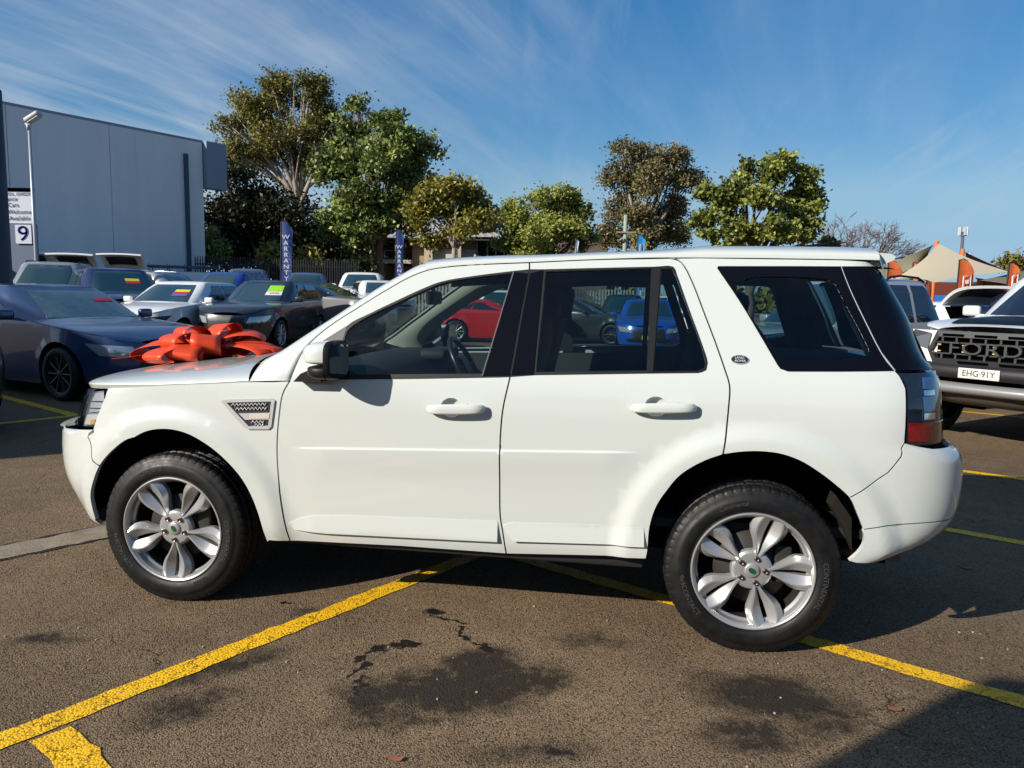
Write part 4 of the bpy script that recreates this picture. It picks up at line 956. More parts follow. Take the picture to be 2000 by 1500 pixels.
# inner faces of the pillars, rails and doors
for sg in (-1, 1):
    def inner(name, pts, m, d=-.045, par=None):
        rows = [[tuple(SW.P(q[0], q[1], d-.0)*[1, -sg*1., 1]*np.array([1, 1, 1])) for q in r] for r in pts]
        b = MB(); b.grid(rows); return b.build(name, m, par or SUV)
    L_ = [q for q in crv(GUT[:12], .05) if 1.12 < q[1]]
    N2 = 40; e2 = resample(np.array([SW.P(q[0]+.065, q[1]-.045, -.05) for q in L_ if q[0] < 1.32]), N2); e1 = resample(A2[6:], N2)
    b = MB(); b.grid([[(q[0]+.025, -sg*(q[1]+.03), q[2]-.012) for q in e1], [((q[0]+r_[0])/2+.01, -sg*((q[1]+r_[1])/2+.045), (q[2]+r_[2])/2) for q, r_ in zip(e1, e2)], [(q[0], -sg*q[1], q[2]) for q in e2]]); b.build('pillar_trim', INTG, SUV)
    inner('pillar_trim', [[(1.585, 1.15), (1.61, 1.4), (1.625, 1.62)], [(1.74, 1.15), (1.735, 1.4), (1.735, 1.62)]], INTB, -.05)
    inner('pillar_trim', [[(2.40, 1.62), (2.45, 1.45), (2.52, 1.19)], [(2.50, 1.62), (2.60, 1.40), (2.71, 1.19)]], INTB, -.05)
    inner('pillar_trim', [[(2.95, 1.60), (3.03, 1.45), (3.14, 1.24)], [(2.975, 1.60), (3.055, 1.45), (3.165, 1.24)]], INTG, -.03)
    inner('pillar_trim', [[(2.975, 1.62), (3.055, 1.45), (3.165, 1.22)], [(3.3, 1.62), (3.35, 1.45), (3.45, 1.22)]], INTB, -.035)
    inner('door_card', [[(u, 1.112+.028*(u-.85)/.77) for u in np.linspace(.62, 2.45, 12)], [(u, .60 if u < 2.1 else .98) for u in np.linspace(.62, 2.45, 12)]], INTB, -.06)
    inner('cabin_rail', [[(u, float(zr_f(u))-.01) for u in np.linspace(1.3, 3.25, 12)], [(u, float(zr_f(u))-.075) for u in np.linspace(1.3, 3.25, 12)]], INTB, -.05)
    inner('load_trim', [[(u, 1.22+.02*(u-2.5)) for u in np.linspace(2.45, 3.4, 8)], [(u, 1.0) for u in np.linspace(2.45, 3.4, 8)]], INTB, -.06)
ls = MB(); ls.box((2.95, 0, 1.19), (.75, 1.5, .03)); ls.build('load_cover', INTB, SUV)
gr_ = MB(); gr_.tube([(2.0, .60, 1.58), (2.05, .62, 1.565), (2.20, .62, 1.565), (2.25, .60, 1.58)], .012, 6); gr_.build('grab_handle', INTG, SUV)
rv = MB(); rv.box((1.03, 0, 1.47), (.04, .24, .075), bev=.02); rv.tube([(1.03, 0, 1.5), (1.0, 0, 1.58)], .012, 6); rv.build('rear_view_mirror', PLASTIC, SUV)
tg = MB()
rows = []
# ================================================================ other vehicles
SPECS = dict(
    hatch=dict(wb=2.55, fo=.80, ro=.66, W=.865, zl=.20, zhf=.70, cu=.42, cz=.97, ru=1.22, rz=1.40, rr=2.72, bu=3.06, bz=1.04, dk=None, crown=.05, wr=.315),
    sedan=dict(wb=2.70, fo=.90, ro=1.02, W=.88, zl=.18, zhf=.68, cu=.45, cz=.95, ru=1.32, rz=1.355, rr=2.40, bu=3.12, bz=1.03, dk=1.06, crown=.05, wr=.325),
    suv=dict(wb=2.68, fo=.88, ro=.88, W=.92, zl=.24, zhf=.88, cu=.35, cz=1.08, ru=1.08, rz=1.58, rr=3.02, bu=3.36, bz=1.16, dk=None, crown=.06, wr=.35),
    ute=dict(wb=3.20, fo=.90, ro=1.25, W=.93, zl=.32, zhf=1.00, cu=.42, cz=1.20, ru=1.16, rz=1.72, rr=2.22, bu=2.46, bz=1.24, dk=1.20, crown=.06, wr=.38),
    coupe=dict(wb=2.72, fo=.88, ro=1.15, W=.95, zl=.16, zhf=.72, cu=.82, cz=.97, ru=1.60, rz=1.31, rr=2.25, bu=3.40, bz=1.04, dk=1.08, crown=.05, wr=.345),
    van=dict(wb=3.0, fo=.85, ro=1.0, W=.96, zl=.22, zhf=.92, cu=.10, cz=1.15, ru=.80, rz=1.98, rr=3.80, bu=3.95, bz=1.15, dk=None, crown=.07, wr=.34))
CGLASS = mat('dark car glass', (.010, .015, .022), .04, coat=1., spec=.8)
CSCREEN = mat('car windscreen', (.016, .050, .062), .05, coat=1., spec=.8)
CLAMP = mat('car headlamp', (.55, .58, .62), .12, metal=.5, coat=1.)
CTAIL = mat('car tail lamp', (.35, .012, .012), .15, coat=1.)
CGRILL = mat('car grille', (.012, .012, .014), .5)
CALLOY = mat('car alloy', (.42, .42, .44), .3, metal=.6)
CALLOYD = mat('dark car alloy', (.035, .036, .04), .3, metal=.6)
PLATE_W = mat('white number plate', (.75, .75, .70), .5); PLATE_Y = mat('yellow number plate', (.85, .65, .03), .5); INK = mat('plate ink', (.02, .02, .02), .6)
_wheelmesh = {}
def small_wheel(r):
    if r in _wheelmesh: return _wheelmesh[r]
    t = MB(); k = r/.33
    t.lathe([(-.07, .22*k), (-.095, .24*k), (-.102, .28*k), (-.092, .315*k), (-.07, r), (.07, r), (.095, .3*k), (.095, .22*k)], 40, 'Y'); tm = t.mesh('tyre')
    a = MB(); a.lathe([(-.088, .245*k), (-.094, .235*k), (-.07, .222*k), (.03, .215*k)], 40, 'Y'); a.lathe([(-.080, .0), (-.082, .05*k), (-.07, .06*k)], 20, 'Y')
    for q in range(10):
        th = 2*math.pi*q/10; e = np.array([math.cos(th), math.sin(th)]); n = np.array([-e[1], e[0]])
        rows = []
        for rr_, w_ in ((.03*k, .012*k), (.12*k, .016*k), (.23*k, .022*k)):
            rows.append([((e*rr_+n*w_*f)[0], -.082+dy, (e*rr_+n*w_*f)[1]) for f, dy in ((-1, .02), (-.6, 0), (.6, 0), (1, .02))])
        a.grid(rows)
    am = a.mesh('rim'); h = MB(); h.lathe([(.0, .0), (.0, .22*k), (.02, .22*k), (.02, 0.)], 24, 'Y'); hm = h.mesh('hub')
    _wheelmesh[r] = (tm, am, hm); return _wheelmesh[r]
def make_car(name, kind, loc, heading, paint, label, group='cars parked across the sales yard', scale=1., over=None, rails=False, dark_wheels=False, screen=None,
             sticker=None, roof_paint=None, open_gate=False, plate=None, lampm=None, lod=1, cat='car'):
    sp = dict(SPECS[kind])
    if over: sp.update(over)
    wb, fo, ro, W, zl, zhf, cu, cz, ru, rz, rr, bu, bz, dk = (sp[k] for k in ('wb', 'fo', 'ro', 'W', 'zl', 'zhf', 'cu', 'cz', 'ru', 'rz', 'rr', 'bu', 'bz', 'dk'))
    h = rad(heading); root = empty(name, (loc[0]+math.cos(h)*wb*scale/2, loc[1]+math.sin(h)*wb*scale/2, yard_z(loc[0], loc[1])), h+math.pi, label, cat, group); root.scale = (scale,)*3
    wr = sp['wr']; ends = wb+ro
    ztop = pchip([-fo-.02, -fo*.55, cu-.05, cu+.25, (cu+bu)/2, bu, ends], [zhf, zhf+(cz-zhf)*.55, cz-.035, cz-.01, (cz+bz)/2+.0, (dk or bz)-.01, (dk or bz)-.03])
    prof = pchip([zl, zl+.10, .45, .70, .88, 1.02, 1.25], [.935, .965, .985, .998, 1.0, .985, .94])
    def S1(u, z):
        w = W*prof(z); q = np.zeros_like(w)
        for ax in (0., wb):
            r_ = np.hypot(u-ax, z-wr); q = q+.022*(1-sstep(wr+.06, wr+.16, r_))
        return w+q*(1-sstep(.8, .95, z))-.015*sstep(.72, .74, z)*(1-sstep(.74, .86, z))*0
    zf = lambda z: -fo+.10*sstep(.55, zhf+.05, z)*((z-.55)/.4)+.10*(1-sstep(zl, zl+.22, z))
    zr_ = lambda z: ends-.06*sstep(.6, 1.1, z)-.08*(1-sstep(zl, zl+.25, z))
    Wp = Wrap(S1, zf, zr_, .15, wb-.15, 3.0, 3.6, W)
    ar = wr+.065
    def arch(c): return [(c+ar*math.cos(a), wr+ar*math.sin(a)) for a in np.linspace(math.pi+.35, -.35, 19)]
    def P3(name, Wq, poly, m, par=root, off=0., holes=(), grid=.13, flange=.03, both=True, mirror_only=False):
        out = []
        for mir in ((False, True) if both else (mirror_only,)):
            out.append(link(name, panel_mesh(name, Wq, poly, holes, off, grid, flange, (), mir, min(grid, .10)), m, par))
        return out
    sT = np.linspace(Wp.smin, Wp.smax, 60); uT = Wp.P(sT, .7)[:, 0]
    topl = [(float(s), float(ztop(u))) for s, u in zip(sT, uT)]
    a0 = [q for q in arch(0.) if q[1] > zl+.02]; a1 = [q for q in arch(wb) if q[1] > zl+.02]
    bot = [(Wp.smin, zl+.05), (a0[0][0]-.08, zl+.02)]+a0+[(a0[-1][0]+.06, zl), (a1[0][0]-.06, zl)]+a1+[(a1[-1][0]+.08, zl+.04), (Wp.smax, zl+.10)]
    body = P3('body', Wp, bot+topl[::-1], paint, grid=.11)
    # bonnet
    rows = []
    for u in np.linspace(-fo+.06, cu+.16, 14):
        i = np.argmin(np.abs(uT-u)+np.where(sT > cu+.5, 9, 0)); z0 = float(ztop(u)); q = Wp.P(np.array([sT[i]]), np.array([z0]))[0]; wz = abs(q[1])
        rows.append([(u-.10*(1-x*x)*(u > cu), wz*x, z0+.001+.045*max(0, 1-abs(x)**2.4)**.6) for x in np.sin(np.linspace(-math.pi/2, math.pi/2, 15))])
    b = MB(); b.grid(rows); b.build('bonnet', paint, root, fixn=True)
    # tail deck (boot lid or load bed)
    if dk:
        rows = []; bed = kind == 'ute'
        for u in np.linspace(bu-.12, ends-.07, 10):
            i = np.argmin(np.abs(uT-u)+np.where(sT < cu+.5, 9, 0)); z0 = float(ztop(u)); wz = abs(Wp.P(np.array([sT[i]]), np.array([z0]))[0][1])
            rows.append([(u, wz*x, z0+(.03*max(0, 1-abs(x)**2.4)**.6 if not bed else (0 if abs(x) > .93 else -.22))) for x in np.sin(np.linspace(-math.pi/2, math.pi/2, 13))])
        b = MB(); b.grid(rows); b.build('load_bed' if bed else 'boot_lid', mat('bed liner', (.02, .02, .022), .6) if bed else paint, root, fixn=True)
    # cabin
    Wb = W*.955; Wr = W*.74 if kind not in ('van',) else W*.86
    zb = min(cz, bz)-.06
    S2 = lambda u, z: Wb+(Wr-Wb)*np.clip((z-zb)/(rz-zb), 0, 1.2)**1.15-.05*sstep(rz-.10, rz+.02, z)+0*u
    uf2 = lambda z: cu+(ru-cu)*np.clip((z-cz)/(rz-cz), -.2, 1.1)**1.0+.03*sstep(rz-.1, rz, z)
    ur2 = lambda z: bu+(rr-bu)*np.clip((z-bz)/(rz-bz), -.2, 1.1)
    Wc = Wrap(S2, lambda z: uf2(np.asarray(z)), lambda z: ur2(np.asarray(z)), ru+.25, rr-.25 if rr-.25 > ru+.5 else ru+.5, 4.5, 4.5, W*.85)
    zb_s = lambda s: float(np.interp(s, [cu, bu], [cz, bz]))-.05
    sC = np.linspace(Wc.smin, Wc.smax, 40)
    cab = P3('cabin', Wc, [(float(s), zb_s(s)-.02) for s in sC]+[(Wc.smax, rz), (Wc.smin, rz)], roof_paint or paint, grid=.14)
    rows = []
    for u in np.linspace(uf2(rz)+.0, float(ur2(rz)), 16):
        t = (u-uf2(rz))/(ur2(rz)-uf2(rz)); s_ = Wc.smin+(Wc.smax-Wc.smin)*t
        sS = np.linspace(Wc.smin, Wc.smax, 200); q = Wc.P(sS, rz); wz = abs(np.interp(u, q[:, 0], q[:, 1]))
        rows.append([(u, wz*x, rz-.004+sp['crown']*max(0, 1-abs(x)**2.6)**.55*max(0, 1-abs(2*t-1)**5)**.7) for x in np.sin(np.linspace(-math.pi/2, math.pi/2, 15))])
    b = MB(); b.grid(rows); roof = b.build('roof', roof_paint or paint, root, fixn=True)
    # glass
    sf = ru+.25; sfw = Wc.smin+.70*W
    scr = screen or CSCREEN
    wpoly = [(Wc.smin, cz+.02), (sfw-.02, cz+.02), (sfw-.06, rz-.05), (Wc.smin, rz-.045)]
    wsl = P3('windscreen', Wc, wpoly, scr, off=.006, grid=.12, flange=.004)
    def uline(u, z): return (u, z)
    # side windows: polygons in (s, z); s equals u on the flank
    dz = rz-.055; fz = lambda u: float(np.interp(u, [cu, bu], [cz, bz]))+.035
    slope = (ru-cu)/(rz-cz)
    f0 = cu+.34; bp_ = ru+.62 if kind not in ('coupe',) else rr+.05
    top0 = ru+.16
    if kind == 'van':
        wins = [[(f0, fz(f0)), (bp_, fz(bp_)), (bp_, dz), (top0, dz)]]
    else:
        wins = [[(f0, fz(f0)), (bp_-.03, fz(bp_)), (bp_-.03, dz), (top0+.08, dz), (top0-.06, dz-.05)]]
        re0, re1 = bp_+.03, (bu-.42 if kind != 'ute' else bu-.16); rt1 = (rr-.10 if kind != 'coupe' else rr+.28)
        rt1 = min(rt1, re1)
        if re1-re0 > .25: wins.append([(re0, fz(re0)), (re1, fz(re1)), (rt1+.1 if rt1 < re1-.1 else rt1, dz-.06), (rt1, dz), (re0, dz)])
        if kind == 'suv': wins.append([(re1+.05, fz(re1)), (bu-.10, fz(bu)), (rr-.0, dz-.03), (rt1+.10, dz)])
    for w_ in wins: P3('side_window', Wc, w_, CGLASS, off=.006, grid=.12, flange=.004)
    srw = Wc.smax-.66*W
    P3('rear_window', Wc, [(srw+.02, bz+.03), (Wc.smax, bz+.03), (Wc.smax, rz-.06), (srw+.07, rz-.06)], CGLASS, off=.006, grid=.12, flange=.004)
    # lamps, grille, plate
    lm = lampm or CLAMP
    hz0, hz1 = zhf-.14, zhf-.005
    P3('headlamp', Wp, [(Wp.smin+.50*W, hz0), (Wp.smin+.98*W, hz0+.03), (Wp.smin+1.16*W, hz1+.035), (Wp.smin+.56*W, hz1-.005)], lm, off=.006, grid=.10, flange=.01)
    P3('grille', Wp, [(Wp.smin, hz0-.22), (Wp.smin+.52*W, hz0-.20), (Wp.smin+.44*W, hz1-.02), (Wp.smin, hz1-.02)], CGRILL, off=.006, grid=.10, flange=.01)
    P3('lower_grille', Wp, [(Wp.smin, zl+.10), (Wp.smin+.62*W, zl+.11), (Wp.smin+.72*W, zl+.20), (Wp.smin, zl+.20)], CGRILL, off=.006, grid=.10, flange=.01)
    tz0 = (dk or bz)-.22
    P3('tail_lamp', Wp, [(Wp.smax-.95*W, tz0), (Wp.smax-.55*W, tz0), (Wp.smax-.55*W, tz0+.13), (Wp.smax-1.0*W, tz0+.15)], CTAIL, off=.006, grid=.10, flange=.01)
    if plate:
        pm, txt = plate
        pb = MB(); pb.box((-fo-.018, 0, zhf-.26), (.012, .37, .11), bev=.004); po = pb.build('number_plate', pm, root)
        plane_text('lettering', txt, .085, INK, po, frame((-fo-.026, 0, zhf-.26), (0, -1, 0), (0, 0, 1)), sx=.95, ext=.001)
    # mirrors, wheels, housings
    for sg in (-1, 1):
        b = MB(); b.box((cu+.42, sg*(W+.085), cz+.06), (.09, .19, .125), bev=.035); b.box((cu+.42, sg*(W-.02), cz+.01), (.06, .10, .03)); b.build('door_mirror', paint, root)
        for ax in (0., wb):
            g = MB(); g.grid([[(ax+(ar+.005)*math.cos(a), sg*w_, wr+(ar+.005)*math.sin(a)) for a in np.linspace(-.4, math.pi+.4, 15)] for w_ in (W*.985, W*.62)]); g.build('wheel_housing', DARK, root)
            tm, am, hm = small_wheel(wr)
            wh = link('wheel', hm, DISC, root, (ax, sg*(W-.085), wr), (0, 0, 0 if sg < 0 else math.pi)); link('tyre', tm, RUBBER, wh); link('rim', am, CALLOYD if dark_wheels else CALLOY, wh)
    b = MB(); b.box(((wb)/2, 0, zl+.16), (wb+.5, W*1.25, .22)); b.build('underbody', DARK, root)
    if rails:
        for sg in (-1, 1):
            b = MB(); ww = Wr*.93; b.tube([(ru+.25, sg*ww, rz+.0), (ru+.35, sg*ww, rz+.055), ((ru+rr)/2, sg*ww, rz+.075), (rr-.2, sg*ww, rz+.055), (rr-.08, sg*ww, rz)], .016, 7); b.build('roof_rail', CHROME if rails == 'chrome' else PLASTIC, roof)
    if sticker:
        # price card inside the passenger side of the windscreen
        rows = []
        for (dz0, dz1, col, s0, s1, *txt) in sticker:
            sgn = s0 < 0; ss0, ss1 = Wc.smin+abs(s0), Wc.smin+abs(s1)
            P3('price_sticker', Wc, [(ss0, cz+dz0), (ss1, cz+dz0), (ss1, cz+dz1), (ss0, cz+dz1)], mat('sticker '+'%d_%d_%d' % tuple(int(99*c) for c in col), col, .5), par=wsl[1 if sgn else 0], off=.012, grid=.2, flange=0, both=False, mirror_only=sgn)
            if txt:
                sm_ = (ss0+ss1)/2; zm = cz+(dz0+dz1)/2; mr_2 = np.array([1, -1, 1]) if sgn else np.array([1, 1, 1]); c0_ = Vector(Wc.P(sm_, zm, .016)*mr_2); up_2 = Vector(Wc.P(sm_, zm+.05, .016)*mr_2)-c0_
                plane_text('lettering', txt[0], (dz1-dz0)*.85, mat('sticker ink '+txt[1], dict(red=(.6, .01, .02), dark=(.02, .05, .02), white=(.8, .8, .8))[txt[1]], .5), wsl[1 if sgn else 0], frame(c0_, Vector(Wc.P(sm_-.03, zm, .016)*mr_2)-Vector(Wc.P(sm_+.03, zm, .016)*mr_2) if sgn else Vector(Wc.P(sm_+.03, zm, .016))-Vector(Wc.P(sm_-.03, zm, .016)), up_2), sx=.85, ext=.001)
    if open_gate:
        # tailgate raised on its hinges above the roof
        a = rad(open_gate); g = MB(); L_ = 1.02; rows = []
        for t in np.linspace(0, 1, 7):
            r_ = L_*t; bul = .09*math.sin(math.pi*t)
            rows.append([(rr-.02+r_*math.cos(a)-bul*math.sin(a)-.10*(1-abs(x))*0, x*(Wr+.10*t+.02), rz+.02+r_*math.sin(a)+bul*math.cos(a)+.03*(1-x*x)) for x in np.linspace(-1, 1, 9)])
        g.grid(rows); lo = [[(p[0]+.05*math.sin(a), p[1]*.97, p[2]-.07*math.cos(a)) for p in r] for r in rows]; g.grid([r[::-1] for r in lo])
        for r1, r2 in ((rows[0], lo[0]), (rows[-1], lo[-1]), ([r[0] for r in rows], [r[0] for r in lo]), ([r[-1] for r in rows], [r[-1] for r in lo])): g.grid([r1, r2])
        gt = g.build('tailgate', paint, root, fixn=True)
        gw = MB(); gw.grid([[(p[0]+.004, p[1]*.84, p[2]+.012) for p in r] for r in rows[1:4]]); gw.build('tailgate_glass', CGLASS, gt)
        gi = MB(); gi.grid([[(p[0], p[1]*.70, p[2]-.012) for p in r] for r in lo[2:6]]); gi.build('tailgate_lining', CGRILL, gt)
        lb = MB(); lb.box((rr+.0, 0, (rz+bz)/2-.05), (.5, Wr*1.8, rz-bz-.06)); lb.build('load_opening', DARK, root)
    return root
PNT = {}
def paint(nm, col, rough=.3, metal=0.):
    if nm not in PNT: PNT[nm] = mat(nm+' car paint', col, rough, metal=metal, coat=.9)
    return PNT[nm]
pw = paint('plain white', (.84, .86, .84)); psil = paint('silver', (.36, .38, .41), .35, .5); pnavy = paint('navy blue', (.028, .062, .165), .3, .2); pgrey = paint('dark grey', (.022, .024, .030), .3, .2)
pblue = paint('royal blue', (.012, .05, .30), .3, .1); pred = paint('bright red', (.62, .012, .016)); pblack = paint('black', (.008, .008, .010)); pdb = paint('deep blue', (.012, .022, .10)); pwrx = paint('vivid blue', (.008, .085, .50), .3, .1)
pwhs = paint('pearl white', (.92, .94, .95), .3)
GREENS = (.33, .75, .03); REDS = (.62, .02, .03); YELS = (.75, .70, .05); BLUS = (.04, .14, .55); WHS = (.8, .8, .8)
def bearing(px, d): return ((px-1000)/1463.6*d, d)
make_car('sedan', 'sedan', (-6.83, 11.3), -27, pnavy, 'dark blue sedan beside the bow, nose to the right, half in shade', scale=1.10, dark_wheels=True, sticker=[(.22, .255, REDS, .26, .56)], screen=mat('dusty windscreen', (.045, .10, .11), .12, coat=1., var=.35, vscale=14))  # dark alloys: the deep shade over its wheels is put into their colour
make_car('hatchback', 'hatch', bearing(352, 16.8), -98, pwhs, 'white hatchback with slim lamps between the blue sedan and the dark grey hatchback', sticker=[(.22, .27, YELS, .16, .50), (.17, .215, REDS, .16, .50), (.13, .17, BLUS, .16, .50)], lampm=CGRILL)
swift = make_car('hatchback', 'hatch', bearing(520, 17.3), -95, pgrey, 'dark grey hatchback with bright green price card in its windscreen', over=dict(wb=2.45, W=.84, rz=1.44, cz=1.0), sticker=[(.22, .345, GREENS, .20, .56), (.13, .215, WHS, .20, .56, '$18,990', 'red')])
make_car('hatchback', 'hatch', bearing(440, 22.5), -100, pblue, 'royal blue hatchback behind the dark grey hatchback', over=dict(rz=1.5))
make_car('coupe', 'coupe', bearing(648, 20.5), -18, paint('light silver', (.30, .30, .32), .3, .4), 'silver coupe with black roof beside the dark grey hatchback, nose to the right', roof_paint=pblack)
make_car('pickup', 'ute', bearing(708, 29.0), -84, pw, 'white pickup facing forward below the tall tree trunk', cat='pickup', sticker=[(.17, .22, REDS, .2, .55)])
make_car('hatchback', 'hatch', bearing(742, 25.0), -70, pw, 'white hatchback half hidden behind the windscreen pillar of the white SUV', over=dict(rz=1.38))
make_car('pickup', 'ute', bearing(486, 30.5), -78, paint('blue grey', (.12, .16, .24), .3, .4), 'blue grey pickup in front of the iron fence, left of the tall blue banner', cat='pickup', over=dict(rz=1.82, cz=1.25))
make_car('pickup', 'ute', bearing(600, 31), -80, paint('steel blue', (.10, .15, .26), .3, .4), 'steel blue pickup with tubular roll bar beside the tall blue banner', cat='pickup', over=dict(rz=1.72))
make_car('estate_car', 'suv', bearing(325, 24.0), -14, psil, 'silver estate car with bright roof rails, nose to the right', rails='chrome', over=dict(rz=1.50, cz=1.0, bz=1.05))
make_car('hatchback', 'suv', bearing(228, 18.6), -52, pdb, 'deep blue car with stickers on its windscreen behind the dark blue sedan', over=dict(rz=1.62), sticker=[(.26, .32, YELS, .10, .42), (.20, .25, REDS, .10, .42)])
make_car('suv', 'suv', bearing(108, 20.5), -72, psil, 'silver SUV facing forward behind the dark blue sedan', rails=True, over=dict(rz=1.72))
make_car('suv', 'suv', bearing(104, 30.5), 104, pwhs, 'white SUV with raised tailgate, leftmost of the raised ones', open_gate=32, over=dict(rz=1.70))
make_car('suv', 'suv', bearing(186, 30), 102, pw, 'white SUV with raised tailgate, second from the left of the raised ones', open_gate=30, over=dict(rz=1.68))
make_car('suv', 'suv', bearing(276, 31), 100, pw, 'white SUV with black raised tailgate in front of the warehouse wall', open_gate=36, over=dict(rz=1.66), roof_paint=pw)
vanr = make_car('work_van', 'van', bearing(322, 33.0), -160, pw, 'white work van with pipe roof rack in front of the warehouse wall', cat='van', over=dict(rz=1.72))
make_car('hatchback', 'suv', bearing(26, 23.5), 112, pw, 'white car with amber tail lamps behind the grey pillar', over=dict(rz=1.62))
make_car('off_roader', 'suv', (-7.45, 7.55), -12, pblack, 'black off-roader cut by the left edge of the view', over=dict(zhf=1.02, cz=1.2, rz=1.5), cat='car')
make_car('coupe', 'coupe', (-.35, 24.4), -6, pred, 'bright red coupe seen through the front window of the white SUV', dark_wheels=True)
make_car('hatchback', 'suv', bearing(972, 31.0), -92, pw, 'white car seen above the red coupe', over=dict(rz=1.66))
make_car('sedan', 'sedan', bearing(1262, 22.6), -99, pwrx, 'vivid blue sedan with yellow plate seen through the rear door window', over=dict(W=.91, rz=1.42), plate=(PLATE_Y, 'CM 44 GF'))
make_car('sedan', 'sedan', bearing(1135, 25.0), -28, pgrey, 'dark grey sedan left of the vivid blue sedan, seen through the rear door window')
make_car('suv', 'suv', bearing(1215, 31.0), -105, pblack, 'black SUV behind the vivid blue sedan, seen through the rear door window')
make_car('suv', 'suv', bearing(1335, 33.0), -80, pw, 'white SUV far behind, seen through the small rear side window')
make_car('pickup', 'ute', (4.95, 10.9), 202, paint('pale silver', (.40, .43, .47), .3, .35), 'pale silver double-cab pickup behind the tail of the white SUV', cat='pickup', over=dict(rz=1.78, cz=1.16, bz=1.22), rails=True, scale=1.0)
make_car('hatchback', 'hatch', bearing(1800, 20.2), 98, pw, 'white hatchback with raised tailgate below the orange banners', open_gate=22, over=dict(rz=1.5))
make_car('hatchback', 'hatch', bearing(1955, 17.5), -120, pdb, 'dark blue hatchback behind the white pickup with black grille')
# ================================================================ white pickup with the big black grille at the right edge
RH = -147; rh = rad(RH); rc = (4.86-math.cos(rh)*2.5, 7.62-math.sin(rh)*2.5)
RAP = make_car('pickup', 'ute', rc, RH, pw, 'white pickup with black lettered grille at the right edge of the view', cat='pickup', dark_wheels=True, screen=CGLASS,
               over=dict(zhf=1.14, cz=1.28, rz=1.80, W=.95, wr=.41, zl=.48, fo=.88, cu=.45, ru=1.25, bz=1.30, dk=1.25))
for ch in list(RAP.children):
    if ch.name.split('.')[0] in ('headlamp', 'grille', 'lower_grille'): bpy.data.objects.remove(ch)
RGREY = mat('charcoal grille plastic', (.045, .046, .050), .45); RBLK = mat('matt black bumper', (.016, .016, .018), .6); RSIL = mat('grey skid plate', (.30, .30, .31), .4, metal=.3)
FX = -.88
def rfront(dx, y, z): return (FX+dx, y, z)
m = MB()
hexo = [(-.55, .95), (-.47, 1.15), (.47, 1.15), (.55, .95), (.49, .82), (-.49, .82)]; hexi = [(-.51, .955), (-.435, 1.09), (.435, 1.09), (.51, .955), (.455, .875), (-.455, .875)]
n = 6; vs = [rfront(-.075, y, z) for y, z in hexo]+[rfront(-.095, y, z) for y, z in hexi]+[rfront(.05, y*1.03, z) for y, z in hexo]+[rfront(-.03, y, z) for y, z in hexi]
fs = []
for i in range(n):
    j = (i+1) % n; fs += [(i, j, n+j, n+i), (i, 2*n+i, 2*n+j, j), (n+i, n+j, 3*n+j, 3*n+i)]
m.add(vs, fs); gs = m.build('grille_surround', RGREY, RAP, fixn=True)
m = MB(); m.add([rfront(-.035, y, z) for y, z in hexi], [tuple(range(6))]); m.build('grille_back', DARK, gs)
for z in (1.06, .90):
    for k in range(-3, 4): m = MB(); m.box(rfront(-.06, k*.135, z), (.05, .02, .05)); m.build('grille_bar', RGREY, gs)
for z in (1.035, .925): m = MB(); m.box(rfront(-.06, 0, z), (.04, .98, .014)); m.build('grille_bar', RGREY, gs)
for k in (-.30, 0, .30): m = MB(); m.box(rfront(-.088, k, 1.112), (.03, .20, .022)); m.build('slot', DARK, gs)
for k in (-.28, .10): m = MB(); m.box(rfront(-.084, k, .848), (.03, .28, .020)); m.build('slot', DARK, gs)
plane_text('lettering', 'FORD', .165, mat('grille letter grey', (.055, .056, .06), .5), gs, frame(rfront(-.092, 0, .98), (0, -1, 0), (0, 0, 1)), sx=1.45, ext=.016, spacing=1.12)
for k in (-.36, -.08, .2, .44):
    for z in (1.012, .948): m = MB(); m.box(rfront(-.065, k, z), (.02, .035, .010)); m.build('amber_dot', mat('amber dot', (.8, .6, .25), .4), gs)
for sg in (-1, 1):
    m = MB(); m.prism([(.565, .96), (.535, 1.12), (.76, 1.15), (.80, 1.06), (.72, .985)], .02); 
    m.v = [(FX-.055+.42*max(0, x-.55)**1.0, sg*x, z) for x, y, z in m.v]; m.build('headlamp', mat('smoked headlamp', (.22, .24, .26), .1, metal=.3, coat=1.), RAP, fixn=True)
def barrow(name, prof, m_, half, par=RAP):
    rows = []
    for y in np.linspace(-1, 1, 25):
        s = .20*abs(y)**3; rows.append([(FX+dx+s, y*half, z) for dx, z in prof])
    b = MB(); b.grid(rows); return b.build(name, m_, par, fixn=True)
bu_ = barrow('bumper', [(.05, .83), (-.13, .815), (-.16, .78), (-.15, .70), (-.06, .685)], RBLK, .95)
barrow('lower_intake', [(-.05, .70), (-.06, .62)], DARK, .80)
barrow('bumper_trim', [(-.05, .645), (-.15, .625), (-.165, .585), (-.13, .545), (.0, .52)], RSIL, .90)
barrow('skid_plate', [(-.05, .53), (-.02, .47), (.12, .41), (.35, .38)], mat('dark skid', (.10, .085, .07), .6), .62)
m = MB(); m.box(rfront(-.168, 0, .752), (.012, .375, .10), bev=.004); pt = m.build('number_plate', PLATE_W, RAP)
plane_text('lettering', 'EHG\u00b791Y', .082, INK, pt, frame(rfront(-.1755, 0, .752), (0, -1, 0), (0, 0, 1)), sx=.95, ext=.001)
m = MB(); m.tube([(-.80, .42, .52), (-.92, .42, .50), (-.94, .42, .47), (-.90, .42, .45)], .018, 8); m.build('tow_hook', mat('red hook', (.6, .02, .02), .5), RAP)
zt_ = pchip([-.90, -.484, .40, .70], [1.14, 1.217, 1.245, 1.27]); rows = []
